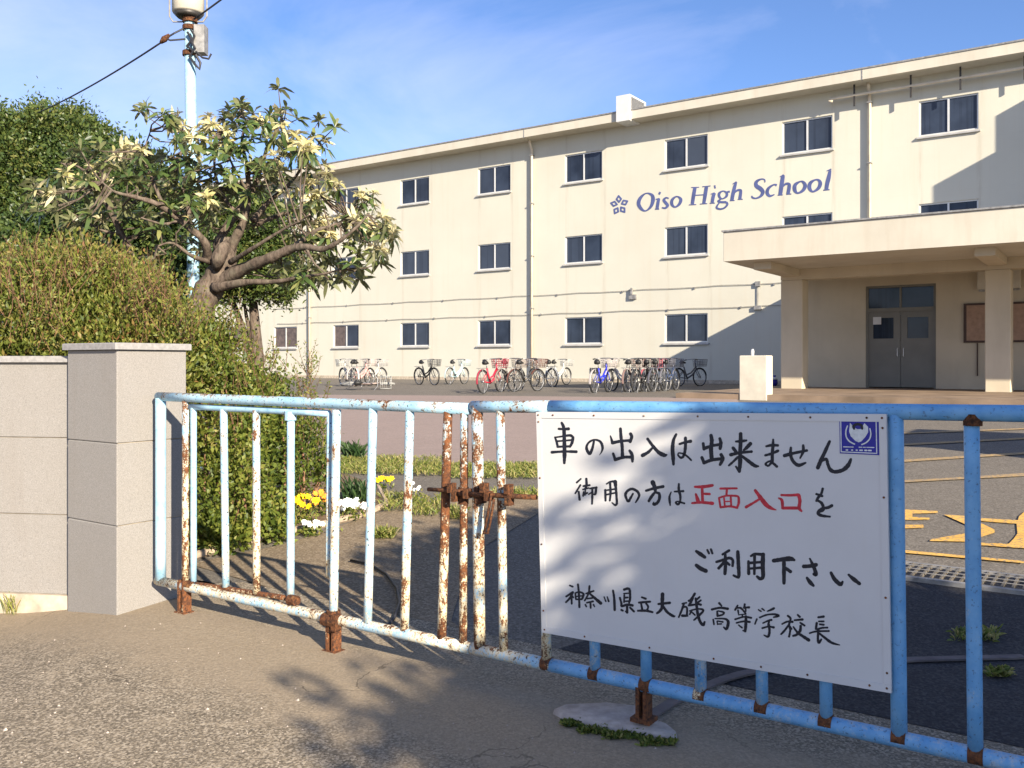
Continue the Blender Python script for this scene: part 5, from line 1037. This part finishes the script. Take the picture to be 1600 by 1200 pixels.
# ------------------------------------------------------------------ bicycles by the building
def objcol(name, rough=.4, metal=0.0):
    b = NB(name); i = b.n.new('ShaderNodeObjectInfo'); return b.fin(i.outputs['Color'], rough, .5, metal)
M['bike_paint'] = objcol('bicycle_paint'); M['tyre'] = plain('tyre_rubber', (.03, .03, .03), .8, .2); M['chrome'] = plain('bicycle_chrome', (.26, .26, .26), .4, .5, .6, .1); M['saddle'] = plain('black_saddle', (.02, .02, .02), .5, .3); M['rear_guard'] = objcol('bicycle_fitting_paint', .5)
def make_bike(label):
    t = thing('bicycle', label, 'bicycle', (0, 0, 0), 'bicycles parked in front of the school')
    R_ = .33; wb = .55; fa = Vector((wb, 0, R_)); ra = Vector((-wb, 0, R_)); bb = Vector((-.10, 0, .29)); st = Vector((-.26, 0, .72)); hd = Vector((.36, 0, .74)); hb = Vector((.39, 0, .62))
    f = MB(); f.tube([hb, (hb+bb)/2+Vector((0,0,-.05)), bb], .034, 8); f.tube([hd-Vector((0,0,.02)), (hd+bb)/2+Vector((-.03,0,-.02)), bb+Vector((-.06,0,.12))], .028, 8); f.tube([bb, st], .028, 8); f.tube([Vector((.33,0,.86)), hb], .026, 8)
    for y in (-.05, .05):
        f.tube([bb+Vector((0,y*.6,0)), ra+Vector((0,y,0))], .014, 6); f.tube([st-Vector((0,0,.12))+Vector((0,y*.4,0)), ra+Vector((0,y,0))], .012, 6); f.tube([hb+Vector((0,y,-.02)), Vector((.47,y,.45)), fa+Vector((0,y,0))], .014, 6)
    f.build('frame', M['bike_paint'], t, True, True)
    for c in (fa, ra):
        w = MB(); w.ring(c, (0,1,0), R_-.02, .014, 28, 5); w.tube([c-Vector((0,.045,0)), c+Vector((0,.045,0))], .03, 8)
        for k in range(12):
            a = 2*math.pi*k/12; w.tube([c, c+Vector((math.cos(a),0,math.sin(a)))*(R_-.02)], .0045, 3, False)
        wh = w.build('wheel', M['chrome'], t, True, True); MB().ring(c, (0,1,0), R_, .026, 28, 6).build('tyre', M['tyre'], wh, True, True)
        g = MB(); n = 13; a0, a1 = (R(25), R(190)) if c is ra else (R(10), R(150)); b0 = len(g.V)
        for i in range(n):
            a = a0+(a1-a0)*i/(n-1)
            for y, rr in ((-.032, R_+.03), (0, R_+.045), (.032, R_+.03)): g.V.append(tuple(c+Vector((math.cos(a)*rr, y, math.sin(a)*rr))))
        for i in range(n-1):
            for k in range(2): g.F.append((i*3+k, i*3+k+1, i*3+k+4, i*3+k+3))
        g.build('mudguard', M['rear_guard'], t, True, True)
    s = MB(); c = Vector((-.30,0,.86)); s.tube([c+Vector((-.14,0,.02)), c+Vector((-.08,0,.03)), c+Vector((.03,0,.02)), c+Vector((.14,0,.01))], [.05, .10, .06, .02], 10); s.V = [(x, y, z if z > .85 else .85+.4*(z-.85)) for x, y, z in s.V]; s.build('saddle', M['saddle'], t, True, True)
    MB().tube([st, c], .014, 8).build('seat_post', M['chrome'], t, True, True)
    h = MB(); h.tube([Vector((.33,0,.84)), Vector((.31,0,1.0))], .016, 8); h.tube([Vector((.06,-.30,.98)), Vector((.20,-.27,1.0)), Vector((.32,-.12,1.02)), Vector((.32,.12,1.02)), Vector((.20,.27,1.0)), Vector((.06,.30,.98))], .013, 8); hbo = h.build('handlebar', M['chrome'], t, True, True)
    for y in (-.30, .30): MB().tube([Vector((.05,y,.98)), Vector((.16,y*.95,.995))], .020, 8).build('grip', M['saddle'], hbo, True, True)
    k = MB(); x0, x1, y0, z0, z1 = .42, .74, .18, .74, 1.0
    for i in range(5):
        z = z0+(z1-z0)*i/4; e_ = .03*i/4; q = [Vector((x0-e_*.3,-y0-e_,z)), Vector((x1+e_,-y0-e_,z)), Vector((x1+e_,y0+e_,z)), Vector((x0-e_*.3,y0+e_,z))]
        for a in range(4): k.tube([q[a], q[(a+1)%4]], .008, 4)
    for a in range(6):
        y = -y0+2*y0*a/5; x = x0+(x1-x0)*a/5
        k.tube([Vector((x1,y,z0)), Vector((x1+.03,y*1.15,z1))], .007, 4); k.tube([Vector((x0,y,z0)), Vector((x0-.01,y*1.15,z1))], .007, 4); k.tube([Vector((x,-y0,z0)), Vector((x,-y0-.03,z1))], .007, 4); k.tube([Vector((x,y0,z0)), Vector((x,y0+.03,z1))], .007, 4); k.tube([Vector((x,-y0,z0)), Vector((x,y0,z0))], .007, 4)
    k.build('basket', M['rear_guard'], t, True, True)
    r_ = MB(); 
    for y in (-.06, 0, .06): r_.tube([Vector((-.80,y,.73)), Vector((-.36,y,.73))], .007, 5)
    for x in (-.78, -.58, -.40): r_.tube([Vector((x,-.06,.73)), Vector((x,.06,.73))], .007, 5)
    for y in (-.06, .06): r_.tube([Vector((-.66,y,.73)), ra+Vector((0,y,0))], .007, 5)
    r_.build('rack', M['chrome'], t, True, True)
    MB().tube([ra+Vector((0,.09,.0)), Vector((-.70,.12,.0)), Vector((-.70,-.12,.0)), ra+Vector((0,-.09,0))], .009, 6).build('stand', M['chrome'], t, True, True)
    q = MB(); q.ring(bb+Vector((0,.05,0)), (0,1,0), .09, .008, 16, 5); q.tube([bb+Vector((0,.05,0)), bb+Vector((.10,.06,-.14)), bb+Vector((.10,.14,-.14))], .012, 6); q.tube([bb+Vector((0,-.05,0)), bb+Vector((-.10,-.06,.14)), bb+Vector((-.10,-.14,.14))], .012, 6); q.build('crank', M['chrome'], t, True, True)
    return t
def copy_tree(o, parent=None):
    c = o.copy(); C.objects.link(c)
    if parent: c.parent = parent
    for ch in o.children: copy_tree(ch, c)
    return c
def paint(t, col, fit):
    for ch in [t]+list(t.children_recursive): ch.color = (*(fit if ch.name.split('.')[0] in ('basket', 'mudguard') else col), 1)
BK = [ # u, v of the ground point, heading (deg from the right, away from camera), colour, fittings, label
 (545, 603, 125, (.45,.43,.39), (.40,.40,.37), 'faded white bicycle at the far left of the row'),
 (565, 603, 62, (.62,.30,.27), (.50,.42,.38), 'pale pink bicycle among the three at the far left'),
 (584, 601, 62, (.50,.48,.43), (.42,.40,.37), 'cream bicycle right of the pale pink one'),
 (667, 601, -48, (.03,.03,.03), (.05,.05,.05), 'black bicycle standing alone below the third ground-floor window from the left'),
 (714, 600, 60, (.40,.58,.60), (.40,.48,.48), 'pale turquoise bicycle standing alone between the black and the red ones'),
 (769, 613, 64, (.55,.02,.05), (.30,.03,.05), 'bright red bicycle at the left of the downpipe'),
 (797, 611, 60, (.16,.14,.12), (.24,.18,.15), 'grey bicycle with a brown basket right of the red one'),
 (822, 611, 52, (.05,.05,.05), (.13,.05,.035), 'dark bicycle with a reddish brown basket in front of the downpipe'),
 (849, 604, 128, (.45,.45,.42), (.42,.42,.40), 'silver bicycle right of the downpipe'),
 (873, 601, 50, (.48,.48,.46), (.40,.40,.38), 'white bicycle left of the small wall vent'),
 (940, 613, 60, (.02,.03,.42), (.40,.36,.34), 'royal blue bicycle with a pale basket'),
 (972, 611, 115, (.46,.42,.37), (.40,.36,.30), 'cream bicycle just right of the royal blue one'),
 (990, 612, 64, (.20,.15,.13), (.22,.14,.12), 'brown bicycle at the left of the crowded group'),
 (1004, 612, 58, (.02,.02,.025), (.03,.03,.03), 'black bicycle second in the crowded group'),
 (1018, 611, 62, (.05,.05,.06), (.40,.10,.12), 'dark bicycle with a red basket in the crowded group'),
 (1032, 611, 60, (.08,.09,.11), (.10,.10,.12), 'slate grey bicycle in the crowded group'),
 (1047, 610, 58, (.04,.06,.12), (.14,.14,.16), 'navy bicycle at the right of the crowded group'),
 (1077, 603, 30, (.06,.06,.065), (.12,.12,.12), 'dark bicycle set apart in the shade right of the crowded group'),
]
bp = make_bike(BK[0][5]); br = random.Random(9)
for i, (u, v, hd_, col, fit, lb) in enumerate(BK):
    t = bp if i == 0 else copy_tree(bp); t['label'] = lb; g = ground(u, v); t.location = g+Vector((0,0,-.005)); t.rotation_euler = (R(br.uniform(-3, 3)), 0, R(hd_+br.uniform(-4, 4))); paint(t, col, fit)
t = copy_tree(bp); t['label'] = 'fallen bicycle lying on the ground in front of the pale pink one'; g = ground(574, 607); t.location = g+Vector((0,0,.12)); t.rotation_euler = (R(84), 0, R(10)); paint(t, (.35,.28,.24), (.3,.3,.28))
